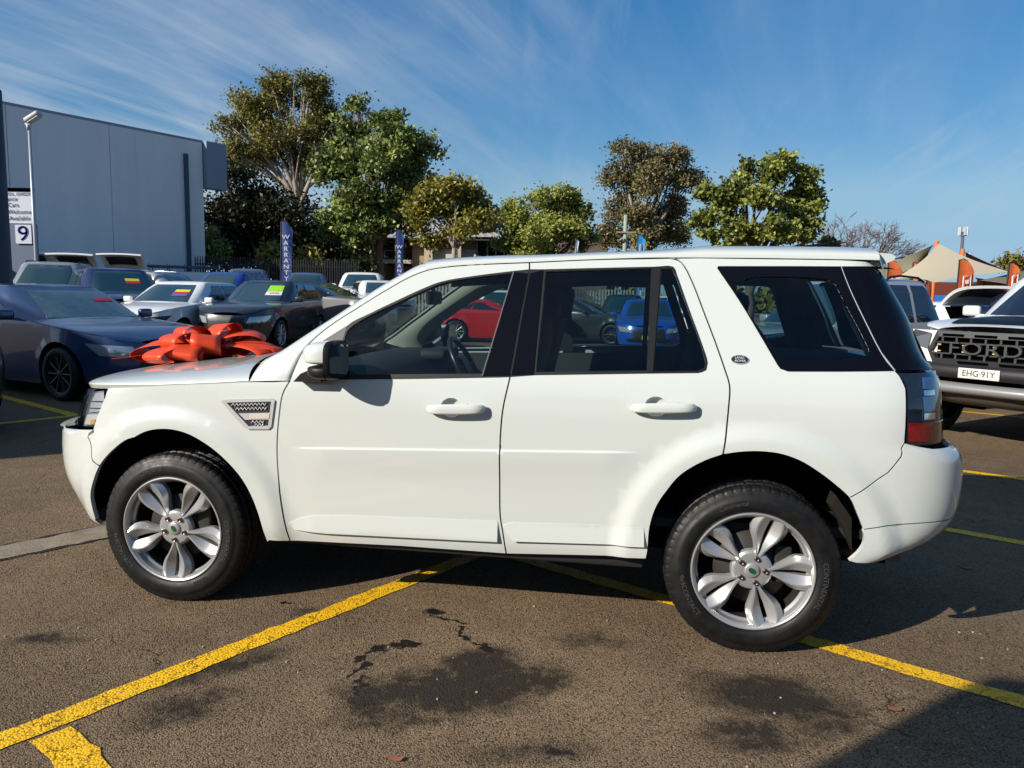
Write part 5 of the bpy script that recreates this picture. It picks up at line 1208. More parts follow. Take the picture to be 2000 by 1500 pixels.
for u in np.linspace(-.74, .40, 14):
    wz = .46+.12*(u+.7); rows.append([(u, wz*x, float(zt_(u))+.010+.045*max(0, 1-abs(wz*x/.86)**2.4)**.6) for x in np.linspace(-1, 1, 11)])
m = MB(); m.grid(rows); m.build('bonnet_decal', mat('black decal vinyl', (.006, .008, .014), .5, spec=.15), RAP, fixn=True)

for sg in (-1, 1):   # white corners outside the lamps
    rows = []
    for z in np.linspace(.83, 1.15, 6):
        rows.append([(FX+.50*max(0, y-.50)**1.35-.045, sg*y, z) for y in np.linspace(.47, .93, 10)])
    m = MB(); m.grid(rows); m.build('front_corner', pw, RAP, fixn=True)
RAP.scale = (1.05,)*3
# ================================================================ buildings, signs, fence
def sight(px, py, d):
    """world point at distance d seen in the direction measured on the survey photograph"""
    return Vector(((px-1000)/1463.6*d, d, CAM_H+(577.5+.0184*(px-1000)-py)/1463.6*d))
def wallbox(mb, a, b, z0, z1, t):
    """upright slab from a to b (plan), t thick to the left of a->b"""
    a = Vector((a[0], a[1])); b = Vector((b[0], b[1])); d = (b-a).normalized(); n = Vector((-d.y, d.x))*t
    p = [a, b, b+n, a+n]; vs = [(q.x, q.y, z0) for q in p]+[(q.x, q.y, z1) for q in p]
    return mb.add(vs, [(3, 2, 1, 0), (4, 5, 6, 7), (0, 1, 5, 4), (1, 2, 6, 5), (2, 3, 7, 6), (3, 0, 4, 7)])
PANELM = mat('pale wall panel', (1., 1., 1.), .8, var=.06, vscale=.7, bump=.05, bscale=30); STEELB = mat('blue grey steel', (.035, .085, .15), .5); PARA = mat('fascia sheet', (.30, .36, .46), .5)
_nt = PANELM.node_tree; _mp = nd(_nt, 'ShaderNodeMapping'); _mp.inputs['Scale'].default_value = (1.6, 1.6, .10); _tc = [n for n in _nt.nodes if n.type == 'TEX_COORD'][0]
for n in [n for n in _nt.nodes if n.type == 'TEX_NOISE'][:1]: _nt.links.new(_tc.outputs['Object'], _mp.inputs[0]); _nt.links.new(_mp.outputs[0], n.inputs['Vector'])
wa, wb_ = Vector((-20.35, 30.5)), Vector((-15.35, 37.7)); wd_ = (wb_-wa).normalized()
ware = empty('warehouse', (-19, 33, 0), 0, 'long pale grey warehouse wall at the left behind the parked cars', 'building')
def local(o, mb): mb.v = [(x-o.location.x, y-o.location.y, z-o.location.z) for x, y, z in mb.v]; return mb
Lw = (wb_-wa).length; edges = [-14.0, -7.0, 0.2, 4.25, Lw]
for i in range(len(edges)-1):
    m = MB(); wallbox(m, wa+wd_*(edges[i]+.012), wa+wd_*(edges[i+1]-.012), 0, 8.62, .25); local(ware, m).build('wall_panel', PANELM, ware)
m = MB(); wallbox(m, wa+wd_*-14, wa+wd_*(Lw+.02), 8.62, 8.74, .30); local(ware, m).build('coping', PARA, ware)
back = MB(); nn = Vector((-wd_.y, wd_.x)); 
for a, b in ((wa+wd_*-14, wa+wd_*-14+nn*16), (wa+wd_*Lw+nn*.26, wa+wd_*Lw+nn*16)): wallbox(back, a, b, 0, 8.58, .2)
local(ware, back).build('end_wall', PANELM, ware)
rf_ = MB(); q = [wa+wd_*-14, wa+wd_*Lw, wa+wd_*Lw+nn*16, wa+wd_*-14+nn*16]; rf_.add([(p.x, p.y, 8.58) for p in q], [(0, 1, 2, 3)]); local(ware, rf_).build('roof', PARA, ware)
m = MB(); c = wa+wd_*(Lw-.95)-nn*.10; m.box((c.x, c.y, 4.0), (.16, .16, 7.9), rz=math.atan2(wd_.y, wd_.x)); local(ware, m).build('downpipe', STEELB, ware)
m = MB(); a = wa+wd_*(Lw+.03); wallbox(m, a+nn*-.30, a+nn*-.30+wd_*1.1, 6.45, 8.70, .5); local(ware, m).build('fascia_box', PARA, ware)
# sign structure with board, number panel, lamp post
SIGNW = mat('white sign sheet', (.62, .66, .74), .5); NAVY = mat('sign navy', (.03, .05, .16), .5); CLAD = mat('blue grey cladding', (.10, .14, .22), .7, var=.1); BLUEI = mat('sign blue', (.02, .06, .42), .5)
s0, s1 = sight(-60, 378, 22), sight(79, 440, 22)
sg = empty('yard_sign', (s0.x+1, 22, 0), 0, 'white sales yard sign board with navy lines of text behind the grey pillar', 'sign')
m = MB(); m.box(((s0.x+s1.x)/2, 22, (s0.z+s1.z)/2), (s1.x-s0.x, .06, s0.z-s1.z)); board = local(sg, m).build('board', SIGNW, sg)
m = MB(); m.box(((s0.x+s1.x)/2, 22, s0.z+.055), (s1.x-s0.x, .10, .10)); local(sg, m).build('header', DARK, sg)
m = MB(); m.box(((s0.x+s1.x)/2, 22.03, s1.z/2-.02), (s1.x-s0.x+.02, .08, s1.z)); local(sg, m).build('cladding', CLAD, sg)
for txt, py, xr, sz in (('MDL. 034229', 384.5, 71.5, .13), ('Finance', 393.5, 47, .17), ('Your Cars', 405, 49, .17), ("Trade-In's Welcome", 418, 72, .17), ('Warranty Available', 430, 69.5, .17)):
    p = sight(xr, py, 21.955); me = text_mesh(txt, sz, .002, 'RIGHT'); me.transform(frame((p.x-sg.location.x, p.y-22+.0, p.z), (1, 0, .018), (0, 0, 1))); link('lettering', me, NAVY, board)
n0, n1 = sight(39, 442, 21.93), sight(70, 478, 21.93)
num = tag(MB().box(((n0.x+n1.x)/2, 21.95, (n0.z+n1.z)/2), (n1.x-n0.x, .03, n0.z-n1.z)).build('number_sign', SIGNW), 'small square sign with a large blue number 9', 'sign')
for dx in (0, .012, -.012): plane_text('numeral', '9', .60, BLUEI, num, frame(((n0.x+n1.x)/2+dx, 21.93-.001*abs(dx)*80, (n0.z+n1.z)/2), (1, 0, .018), (0, 0, 1)), sx=1.15)
lp0 = sight(77, 470, 21.5); GALV = mat('galvanised steel', (.42, .46, .52), .45, metal=.3)
lp = empty('lamp_post', (lp0.x, 21.5, 0), 0, 'slim grey lamp post with angled floodlight above the sign board', 'lamp post')
m = MB(); m.tube([(0, 0, 0), (0, 0, 3.0), (0, 0, 5.9)], [.05, .05, .038], 10); m.tube([(-.02, 0, 5.82), (-.02, 0, 6.0)], .055, 8); m.build('pole', GALV, lp)
m = MB(); m.box((.16, -.05, 6.16), (.46, .26, .13), bev=.05, ry=-.55); m.build('floodlight', mat('lamp housing', (.55, .57, .58), .5), lp)
m = MB(); m.box((.19, -.05, 6.095), (.34, .22, .03), ry=-.55); m.build('lamp_glass', mat('lamp lens', (.75, .77, .78), .2), lp)
m = MB(); m.box((-.02, 0, 5.98), (.14, .08, .05)); m.build('bracket', GALV, lp)
pl = sight(4, 190, 13); PILL = mat('dark grey pillar paint', (.045, .060, .078), .6, var=.25, vscale=3)
m = MB(); m.lathe([(0, .19), (pl.z-.02, .19), (pl.z, .175), (pl.z, 0.)], 28, 'Z'); tag(m.build('pillar', PILL, None, (pl.x, 13, 0)), 'thick dark grey round pillar at the left edge', 'pillar')
# plain block added beyond the left edge to cast shade over the blue sedan
dS_ = Vector((.832, .555)); nS_ = Vector((-.555, .832)); o0 = dS_*-7.7+nS_*7.75
off = empty('shade_block', (o0.x-6, o0.y+3, 0), 0, 'plain unseen block added beyond the left edge to shade the blue sedan', 'building')
m = MB(); p = [o0, o0+nS_*7.0, o0+nS_*7.0-dS_*5, o0-dS_*5]; m.add([(q.x, q.y, 0) for q in p]+[(q.x, q.y, 5.2) for q in p], [(3, 2, 1, 0), (4, 5, 6, 7), (0, 1, 5, 4), (1, 2, 6, 5), (2, 3, 7, 6), (3, 0, 4, 7)]); local(off, m).build('wall', mat('office render', (.35, .34, .32), .9, var=.1), off, fixn=True)
# long dark block added behind the viewer to darken reflections and fill light
sh_ = empty('dark_backdrop', (0, -24, 0), 0, 'long dark block added behind the viewer to darken reflections', 'building')
m = MB(); m.box((0, 0, 2.6), (90, 8, 5.2)); m.build('wall', mat('showroom wall', (.08, .08, .085), .7), sh_)
for k in range(-9, 10): m = MB(); m.box((k*4.6, 4.03, 1.9), (3.9, .1, 3.0)); m.build('window', CGLASS, sh_)
# tall vehicle-shaped stand-in added out of view to cast the lower right shade
tk = empty('shade_caster', (-3.24, -.49, 0), math.atan2(-.8, -.6), 'tall vehicle-shaped stand-in added out of view at the left to shade the asphalt', 'unseen_caster')
m = MB(); m.box((2.4, 1.1, 2.06), (4.8, 2.2, 2.4), bev=.22); m.build('box_body', pw, tk)
m = MB(); m.box((5.6, 1.1, 1.35), (1.5, 2.0, 1.7), bev=.2); m.build('cab', pw, tk)
m = MB(); m.box((2.8, 1.1, .72), (5.6, 1.9, .34)); m.build('chassis', DARK, tk)
for x in (.9, 5.4):
    for y in (.12, 2.08):
        tm, am, hm = small_wheel(.38); wh = link('wheel', hm, DISC, tk, (x, y, .38), (0, 0, 0 if y < 1 else math.pi)); link('tyre', tm, RUBBER, wh); link('rim', am, CALLOY, wh)
# roof rack of the work van
rk = MB(); vo_ = vanr
for sgn in (-1, 1):
    rk.tube([(.9, sgn*.62, 1.95), (3.9, sgn*.62, 1.95)], .03, 6)
for u in (1.0, 1.7, 2.4, 3.1, 3.8): rk.tube([(u, -.7, 1.95), (u, .7, 1.95)], .022, 6); rk.tube([(u, .66, 1.74), (u, .66, 2.08)], .02, 6); rk.tube([(u, -.66, 1.74), (u, -.66, 2.08)], .02, 6)
for y in (-.3, -.1, .1, .3): rk.tube([(.9, y, 2.0), (3.9, y, 2.0)], .03, 6)
rk.build('roof_rack', mat('rack steel', (.10, .12, .14), .5), vanr)
# iron palisade fence
IRON = mat('black iron', (.012, .014, .018), .6)
fa, fb_ = sight(384, 560, 35.5), sight(705, 560, 36.5)
fen = empty('palisade_fence', (fa.x, fa.y, 0), math.atan2(fb_.y-fa.y, fb_.x-fa.x), 'black iron palisade fence in front of the dark trees', 'fence')
Lf = math.hypot(fb_.x-fa.x, fb_.y-fa.y); pk = MB(); pk.prism([(-.028, 0), (.028, 0), (.028, 2.95), (0, 3.1), (-.028, 2.95)], .02); pkm = pk.mesh('picket')
for i in range(int(Lf/.112)): link('picket', pkm, IRON, fen, (i*.112, 0, 0))
for z in (.5, 2.7): m = MB(); m.box((Lf/2, .035, z), (Lf, .04, .06)); m.build('rail', IRON, fen)
WFEN = mat('white fence paint', (.55, .58, .56), .7)
fa, fb_ = sight(690, 560, 37.5), sight(1340, 560, 41)
fen2 = empty('white_fence', (fa.x, fa.y, 0), math.atan2(fb_.y-fa.y, fb_.x-fa.x), 'low pale picket fence at the back of the yard', 'fence')
Lf = math.hypot(fb_.x-fa.x, fb_.y-fa.y); pk = MB(); pk.box((0, 0, .95), (.07, .025, 1.9)); pkm = pk.mesh('picket')
for i in range(int(Lf/.17)): link('picket', pkm, WFEN, fen2, (i*.17, 0, 0))
for z in (.4, 1.6): m = MB(); m.box((Lf/2, .035, z), (Lf, .04, .07)); m.build('rail', WFEN, fen2)
# two-storey house behind the trees
CREAM = mat('cream render', (.62, .54, .38), .9, var=.08); BEIGE = mat('beige render', (.42, .33, .24), .9, var=.08); TIN = mat('pale tin roof', (.50, .47, .43), .5, var=.06); WHITED = mat('white roller door', (.60, .62, .62), .6); FRAMEB = mat('pale blue frame', (.35, .45, .52), .5)
hs = empty('house', (sight(860, 500, 50).x, 52, 0), 0, 'cream and beige two-storey house with tin roof behind the trees', 'building'); D = 50
def hbox(name, x0, x1, y0, y1, m_, dy=0., dep=.3, par=None):
    a, b = sight(x0, y0, D+dy), sight(x1, y1, D+dy); mb = MB(); mb.box(((a.x+b.x)/2, D+dy+dep/2, (a.z+b.z)/2), (abs(b.x-a.x), dep, abs(a.z-b.z))); return local(hs, mb).build(name, m_, par or hs)
hbox('wall', 660, 1085, 468, 585, BEIGE, 2, 4.0)
hbox('wall', 803, 930, 472, 585, BEIGE, .9, 1.1); hbox('eave', 640, 1000, 464, 473, mat('dark eave', (.06, .05, .045), .8), -.2, 3)
for x0, x1 in ((826, 842), (884, 897), (770, 784)): hbox('pillar', x0, x1, 474, 585, CREAM, .2, .6)
hbox('roller_door', 843, 883, 489, 550, WHITED, .75, .1); hbox('roller_door', 898, 926, 489, 550, WHITED, .75, .1)
hbox('balcony', 745, 800, 508, 516, CREAM, .0, 1.8); hbox('wall', 745, 800, 520, 585, mat('brown brick', (.22, .12, .07), .9, var=.15), .8, 1.0)
wn_ = hbox('window', 928, 980, 472, 540, CGLASS, .9, .1)
for x in (928, 948, 964, 980): hbox('window_bar', x-1.3, x+1.3, 470, 542, FRAMEB, .82, .08, wn_)
for y in (472, 503): hbox('window_bar', 928, 980, y-1.2, y+1.2, FRAMEB, .80, .06, wn_)
wn_ = hbox('window', 748, 775, 478, 505, CGLASS, 1.9, .1); hbox('window_bar', 748, 775, 490, 492, FRAMEB, 1.85, .08, wn_)
m = MB(); a, b = sight(650, 466, D), sight(985, 466, D); c, d_ = sight(720, 438, D+5), sight(945, 440, D+5)
m.add([(a.x, a.y-.3, a.z), (b.x, b.y-.3, b.z), (d_.x, d_.y, d_.z), (c.x, c.y, c.z)], [(0, 1, 2, 3)]); local(hs, m).build('roof', TIN, hs)
for i in range(24):
    t = i/23; e0 = Vector((a.x, a.y-.3, a.z)).lerp(Vector((b.x, b.y-.3, b.z)), t); e1 = c.lerp(d_, t); m = MB(); m.tube([e0+Vector((0, 0, .02)), e1+Vector((0, 0, .02))], .03, 4); local(hs, m).build('roof_rib', TIN, hs)
def block(name, x0, x1, ytop, d, dep, m_, label):
    a, b = sight(x0, ytop, d), sight(x1, ytop, d); o = empty(name, ((a.x+b.x)/2, d+dep/2, 0), 0, label, 'building'); mb = MB(); mb.box((0, 0, a.z/2), (b.x-a.x, dep, a.z)); mb.build('wall', m_, o)
    mb = MB(); mb.box((0, 0, a.z+.06), (b.x-a.x+.3, dep+.3, .12)); mb.build('parapet', mat('dark coping', (.05, .045, .04), .8), o)
    for i in range(3): mb = MB(); mb.box(((i-1)*(b.x-a.x)*.3, -dep/2-.02, a.z*.62), ((b.x-a.x)*.16, .06, .9)); mb.build('window', CGLASS, o)
    return o
block('shop_block', 1060, 1180, 461, 66, 8, mat('brown brickwork', (.17, .12, .10), .9, var=.15), 'flat brown block between the round tree and the brown gum tree')
block('blue_shop', 1903, 2060, 556, 34, 6, mat('bright blue wall', (.015, .16, .62), .6), 'bright blue shop wall below the orange and cream sails')
# power pole and mast
pp = sight(1212, 424, 52); m = MB(); m.tube([(0, 0, 0), (0, 0, pp.z)], [.16, .13], 8); o = empty('power_pole', (pp.x, 52, 0), 0, 'pale green power pole with one crossarm behind the white roof', 'pole'); m.build('post', mat('weathered pole', (.33, .40, .32), .8, var=.2), o)
ca = sight(1212, 457, 52).z; m = MB(); m.box((0, -.15, ca), (1.25, .10, .10)); m.build('crossarm', mat('weathered arm', (.35, .30, .22), .8), o)
m = MB(); m.box((-.3, -.25, ca-.45), (.30, .14, .10), ry=-.6); m.build('street_light', GALV, o)
mm = sight(1860, 450, 120); o = empty('phone_mast', (mm.x, 120, 0), 0, 'thin grey mast with a ring of antennas above the cream sail', 'mast'); m = MB(); m.tube([(0, 0, 0), (0, 0, mm.z-.5)], [.35, .22], 8); m.build('shaft', mat('mast steel', (.10, .12, .14), .6), o)
m = MB(); m.lathe([(-.1, .55), (.0, .6)], 16, 'Z', (0, 0, mm.z-1.0)); m.build('headframe', GALV, o)
for k in range(7):
    a = 2*math.pi*k/7; m = MB(); m.box((.62*math.cos(a), .62*math.sin(a), mm.z-.4), (.22, .16, 1.3), rz=a); m.build('antenna', mat('antenna white', (.6, .62, .64), .6), o)
m = MB(); m.lathe([(-.08, .22), (.0, .22), (.0, 0.)], 12, 'Y', (.9, -.3, mm.z-3.8)); m.build('dish', MATS['antenna white'], o)
# ---------------------------------------------------------------- feather banners
def banner(name, px0, px1, ytop, d, m_, label, txt=None, txtm=None, framem=None, lean=0., curve_right=True, zb=.9, size=.3, group=None):
    a, b = sight(px0, ytop, d), sight(px1, ytop, d); w = b.x-a.x; H = a.z
    o = empty(name, (a.x if curve_right else b.x, d, 0), 0, label, 'banner', group); sgx = 1 if curve_right else -1
    cols = []
    n = 14
    for i in range(n+1):
        t = i/n; x = w*t*sgx
        # top edge arcs over from the staff
        zt = H-(.75*w)*max(0, (t-.25)/.75)**2.2 if True else H
        cols.append([(x+lean*z_, .05*math.sin(3*z_+4*t)*t, z_) for z_ in np.linspace(zb, zt, 12)])
    m = MB(); m.grid(cols); sail = m.build('banner_cloth', m_, o)
    m = MB(); m.tube([(-.01*sgx+lean*z_, .0, z_) for z_ in np.linspace(0, H, 6)]+[(w*t*sgx*.9+lean*H, 0, H+.03-(.75*w)*max(0, (t-.25)/.75)**2.2) for t in (.3, .6, .9)], .018, 6); m.build('staff', IRON, o)
    if txt:
        me = text_mesh('\n'.join(txt), size, .002); me.transform(Matrix.Diagonal((1.05, .82, 1, 1)))
        zz = [v.co.y for v in me.vertices]; me.transform(frame((w*.5*sgx+lean*(H+zb)/2, -.075, (H+zb)/2-.25*w-(max(zz)+min(zz))/2), (1, 0, 0), (lean, 0, 1))); link('lettering', me, txtm, sail)
    if framem:
        z0, z1 = zb+.2, H-w*.95; x0, x1 = w*.28*sgx, w*.8*sgx
        m = MB(); m.tube([(x0, -.07, z0), (x0, -.07, z1-.08), (x1, -.07, z1), (x1, -.07, z0)], .02, 4); m.build('printed_frame', framem, sail)
        for k in range(5):
            m = MB(); m.box(((x0+x1)/2, -.07, z0+(z1-z0)*(.12+.17*k)), (abs(x1-x0)*.45, .012, (z1-z0)*.10)); m.build('printed_mark', framem, sail)
    return o
FLAGB = mat('blue banner cloth', (.016, .05, .22), .7); FLAGW = mat('banner print white', (.75, .75, .75), .7); FLAGO = mat('orange banner cloth', (.62, .13, .03), .7, var=.15, vscale=3); FLAGL = mat('light blue banner', (.02, .28, .62), .7)
banner('warranty_banner', 546, 567, 436, 25, FLAGB, 'tall blue banner with vertical white WARRANTY lettering in front of the dark trees', 'WARRANTY', FLAGW, size=.235, zb=1.6, lean=.028)
banner('warranty_banner', 769, 783, 452, 31, FLAGB, 'narrow blue WARRANTY banner beside the reddish tree trunk', 'WARRANTY', FLAGW, size=.235, zb=1.5, lean=.02)
banner('feather_banner', 1237, 1252, 462, 36, FLAGL, 'light blue feather banner above the white roof beside the power pole', framem=FLAGW, zb=1.2)
banner('feather_banner', 1098, 1104, 470, 36, mat('pale banner', (.45, .55, .68), .7), 'thin pale banner in front of the round tree', zb=1.2, lean=.12)
banner('feather_banner', 1858, 1886, 509, 23, FLAGO, 'orange feather banner with white frame in front of the cream sail', framem=FLAGW, zb=1.0)
banner('feather_banner', 1954, 1974, 515, 19, FLAGO, 'tall orange feather banner in front of the blue wall', framem=FLAGW, zb=.4)
banner('feather_banner', 1769, 1777, 515, 27, FLAGO, 'narrow orange feather banner below the left end of the cream sail', zb=1.0)
banner('feather_banner', 1722, 1748, 511, 25, FLAGO, 'orange feather banner right beside the roof spoiler of the white SUV', framem=FLAGW, zb=1.0)
banner('feather_banner', 1990, 2030, 528, 17, mat('bright orange cloth', (.85, .22, .02), .7), 'bright orange banner cut by the right edge of the view', zb=.4)
# ---------------------------------------------------------------- shade sails
SAILC = mat('cream sail cloth', (.66, .56, .40), .9, bump=.05, bscale=40); SAILO = mat('olive sail cloth', (.22, .20, .13), .9); SAILR = mat('rust sail cloth', (.32, .10, .05), .9)
def sail_cloth(name, pts, m_, label, sag=.10, n=14):
    """four-cornered cloth with edges drawn inwards"""
    a, b, c, d = [Vector(p) for p in pts]; cen = (a+b+c+d)/4; rows = []
    for i in range(n+1):
        s = i/n; row = []
        for j in range(n+1):
            t = j/n; p = (a*(1-s)+b*s)*(1-t)+(d*(1-s)+c*s)*t
            e = sag*(4*s*(1-s)*abs(2*t-1)**2+4*t*(1-t)*abs(2*s-1)**2); row.append(p+(cen-p)*e)
        rows.append(row)
    m = MB(); m.grid(rows); return tag(m.build(name, m_, None), label, 'shade sail', 'shade sails')
sail_cloth('shade_sail', [sight(1815, 478, 27), sight(1957, 532, 25), sight(1815, 552, 22.5), sight(1735, 545, 24)], SAILC, 'cream shade sail rising to a peak above the silver pickup', .13)
sail_cloth('shade_sail', [sight(1806, 480, 28), sight(1700, 525, 33), sight(1715, 552, 30), sight(1797, 512, 29.5)], SAILO, 'olive shade sail to the left of the cream sail', .10)
sail_cloth('shade_sail', [sight(1867, 494, 30), sight(1960, 533, 29), sight(1900, 530, 34), sight(1865, 515, 33)], SAILR, 'rust red shade sail behind the right slope of the cream sail', .10)
sail_cloth('shade_sail', [sight(1975, 530, 26), sight(2060, 515, 30), sight(2060, 575, 23), sight(1900, 548, 24)], SAILO, 'olive shade sail at the right edge of the view', .08)
sail_cloth('shade_sail', [sight(1890, 543, 27), sight(2040, 562, 25), sight(2040, 590, 25), sight(1900, 560, 28)], mat('brown sail cloth', (.20, .065, .035), .9), 'brown shade sail above the blue shop wall', .06)
ORP = mat('orange post paint', (.75, .17, .03), .6)
def post(px, ytop, d, r, label):
    q = sight(px, ytop, d); m = MB(); m.lathe([(0, r), (q.z-.03, r), (q.z, r*.8), (q.z, 0)], 14, 'Z'); tag(m.build('sail_post', ORP, None, (q.x, q.y, 0)), label, 'post', 'sail posts')
post(1811, 473, 27.6, .075, 'orange post at the peak of the cream sail'); post(1862, 488, 29.5, .075, 'orange post behind the right slope of the cream sail'); post(1900, 547, 26, .085, 'short orange post between two orange banners')
aw = MB(); a, b = sight(1800, 551, 29), sight(1862, 549, 29); aw.box(((a.x+b.x)/2, 29, a.z-.25), (b.x-a.x, .2, .5)); aw.box(((a.x+b.x)/2, 31, a.z-.05), (b.x-a.x, 4, .08)); 
ao = empty('awning', ((a.x+b.x)/2, 29, 0), 0, 'rust red awning below the cream sail', 'awning'); local(ao, aw).build('fascia', mat('rust fascia', (.22, .05, .025), .8), ao)
for x in (a.x+.1, b.x-.1): m = MB(); m.tube([(x, 29, 0), (x, 29, a.z)], .05, 8); local(ao, m).build('leg', ORP, ao)
# ================================================================ trees
def leaf_material(name, dark, light, trans=.25):
    m = bpy.data.materials.new(name); m.use_nodes = True; nt = m.node_tree; L = nt.links; b = nt.nodes['Principled BSDF']; out = nt.nodes['Material Output']
    at = nd(nt, 'ShaderNodeAttribute', attribute_name='tone'); mx = nd(nt, 'ShaderNodeMix', data_type='RGBA'); L.new(at.outputs['Fac'], mx.inputs['Factor'])
    mx.inputs['A'].default_value = (*dark, 1); mx.inputs['B'].default_value = (*light, 1); L.new(mx.outputs['Result'], b.inputs['Base Color'])
    b.inputs['Roughness'].default_value = .45; b.inputs['Specular IOR Level'].default_value = .35
    tl_ = nd(nt, 'ShaderNodeBsdfTranslucent'); L.new(mx.outputs['Result'], tl_.inputs['Color']); ms = nd(nt, 'ShaderNodeMixShader'); ms.inputs[0].default_value = trans
    L.new(b.outputs[0], ms.inputs[1]); L.new(tl_.outputs[0], ms.inputs[2]); L.new(ms.outputs[0], out.inputs[0]); return m
def fast_mesh(name, V, F, attr=None):
    me = bpy.data.meshes.new(name); nv, nf, k = len(V), len(F), F.shape[1]
    me.vertices.add(nv); me.vertices.foreach_set('co', V.astype(np.float32).ravel()); me.loops.add(nf*k); me.loops.foreach_set('vertex_index', F.astype(np.int32).ravel())
    me.polygons.add(nf); me.polygons.foreach_set('loop_start', np.arange(0, nf*k, k, dtype=np.int32)); me.polygons.foreach_set('loop_total', np.full(nf, k, dtype=np.int32))
    if attr is not None:
        a = me.attributes.new('tone', 'FLOAT', 'FACE'); a.data.foreach_set('value', attr.astype(np.float32))
    me.update(); me.validate(); return me
BARK = mat('grey brown bark', (.16, .11, .08), .9, var=.3, vscale=5, bump=.4, bscale=20); BARKP = mat('pale gum bark', (.36, .31, .26), .8, var=.3, vscale=3); BARKR = mat('reddish bark', (.24, .13, .085), .9, var=.3, vscale=4)
def tree(name, label, base, blobs, n_clump, leaf, lm, bark, trunk_r, fork, seed=1, per=26, asp=1.9, csize=.55, hang=0., shell=.55, group='trees behind the yard', stems=1):
    """blobs: (x, z, rx, rz, y offset) in world metres; leaves gather in clumps near the blob surfaces"""
    r = np.random.default_rng(seed); bx, by = base
    B = np.array([(x, by+dy, z, rx, rx*.85, rz) for x, z, rx, rz, dy in blobs])
    limbs = B; subs = []
    for q in B:
        for k in range(9):
            dd = r.normal(size=3); dd /= np.linalg.norm(dd); f = r.uniform(.34, .50)
            subs.append(np.concatenate([q[:3]+dd*q[3:6]*r.uniform(.55, .80), q[3:6]*f*np.array([1.1, 1.1, .85])]))
    B = np.array(subs)
    vol = B[:, 3]*B[:, 4]*B[:, 5]; vol = vol**.8; pick = r.choice(len(B), n_clump, p=vol/vol.sum()); b = B[pick]
    d = r.normal(size=(n_clump, 3)); d /= np.linalg.norm(d, axis=1, keepdims=True); rad_ = shell+(1-shell)*r.random(n_clump)**.6
    rad_ = np.where(r.random(n_clump) < .12, rad_*1.10, rad_)
    C = b[:, :3]+d*b[:, 3:6]*rad_[:, None]
    tone_s = r.normal(0, .16, len(B)); tone_c = np.clip(r.normal(.46, .16, n_clump)+tone_s[pick], 0, 1)
    cs = csize*r.uniform(.6, 1.35, n_clump)
    off = r.normal(size=(n_clump, per, 3))*cs[:, None, None]*np.array([.55, .55, .40]); off[..., 2] -= hang*cs[:, None]*np.abs(r.normal(size=(n_clump, per)))
    P = (C[:, None, :]+off).reshape(-1, 3); tone = np.clip(np.repeat(tone_c, per)+r.normal(0, .13, len(P)), 0, 1)
    nL = len(P); nrm = r.normal(size=(nL, 3))+np.array([0, 0, .55]); nrm /= np.linalg.norm(nrm, axis=1, keepdims=True)
    t = np.cross(nrm, r.normal(size=(nL, 3))); t[:, 2] -= hang*.8; t -= nrm*(t*nrm).sum(1, keepdims=True); t /= np.linalg.norm(t, axis=1, keepdims=True); s = np.cross(nrm, t)
    ln = leaf*r.uniform(.6, 1.3, nL)[:, None]; wd = ln/asp
    V = np.stack([P-t*ln*.5, P+s*wd*.5, P+t*ln*.5+nrm*ln*.08, P-s*wd*.5], 1).reshape(-1, 3); F = np.arange(nL*4).reshape(-1, 4)
    root = empty(name, (bx, by, 0), 0, label, 'tree', group); V = V-np.array([bx, by, 0])
    link('crown', fast_mesh('crown', V, F, tone), lm, root)
    tm = MB()
    for st in range(stems):
        lean_ = r.normal(0, .25, 2)*(stems > 1)
        f = np.array([bx+lean_[0]*fork*.35, by+lean_[1]*fork*.3, fork]); pts = [np.array([bx+lean_[0]*.3, by+lean_[1]*.3, 0])]
        for k in range(1, 6): pts.append(pts[0]+(f-pts[0])*k/5+np.array([*(r.normal(0, trunk_r*.35, 2)), 0]))
        tm.tube([p-np.array([bx, by, 0]) for p in pts], np.linspace(trunk_r*1.15, trunk_r*.75, 6), 10)
        tgt = [q for i, q in enumerate(limbs) if i % stems == st]
        for q in tgt:
            e = q[:3]+np.array([0, 0, q[5]*.25]); m1 = f+(e-f)*.5+np.array([*(r.normal(0, .25, 2)), np.linalg.norm(e-f)*.07]); limb = [f, f+(m1-f)*.5, m1, m1+(e-m1)*.5, e]
            tm.tube([p-np.array([bx, by, 0]) for p in limb], np.linspace(trunk_r*.55, trunk_r*.14, 5), 7)
            for k in range(7):
                tt = r.uniform(.35, .95); s_ = limb[0]+(limb[-1]-limb[0])*tt if tt > .9 else (m1 if tt > .6 else limb[1]); dd = r.normal(size=3); dd[2] = abs(dd[2])*.7; dd /= np.linalg.norm(dd); ee = q[:3]+dd*q[3:6]*r.uniform(.6, .95)
                md_ = (s_+ee)/2+r.normal(0, .15, 3)
                tm.tube([s_-np.array([bx, by, 0]), md_-np.array([bx, by, 0]), ee-np.array([bx, by, 0])], [trunk_r*.22, trunk_r*.13, trunk_r*.05], 5)
    tm.build('trunk', bark, root); return root
def blobs_from(d, lst):
    """measured outline ellipses (px centre, px radii, depth shift) turned into metres at distance d"""
    out = []
    for x, y, rx, ry, dy in lst:
        p = sight(x, y, d+dy); k = (d+dy)/1463.6; out.append((p.x, p.z, rx*k, ry*k, dy))
    return out
L_GUM = leaf_material('olive gum leaves', (.050, .050, .010), (.33, .30, .07)); L_GRN = leaf_material('fresh green leaves', (.028, .050, .012), (.33, .38, .10)); L_YEL = leaf_material('yellow green leaves', (.07, .066, .009), (.37, .33, .06))
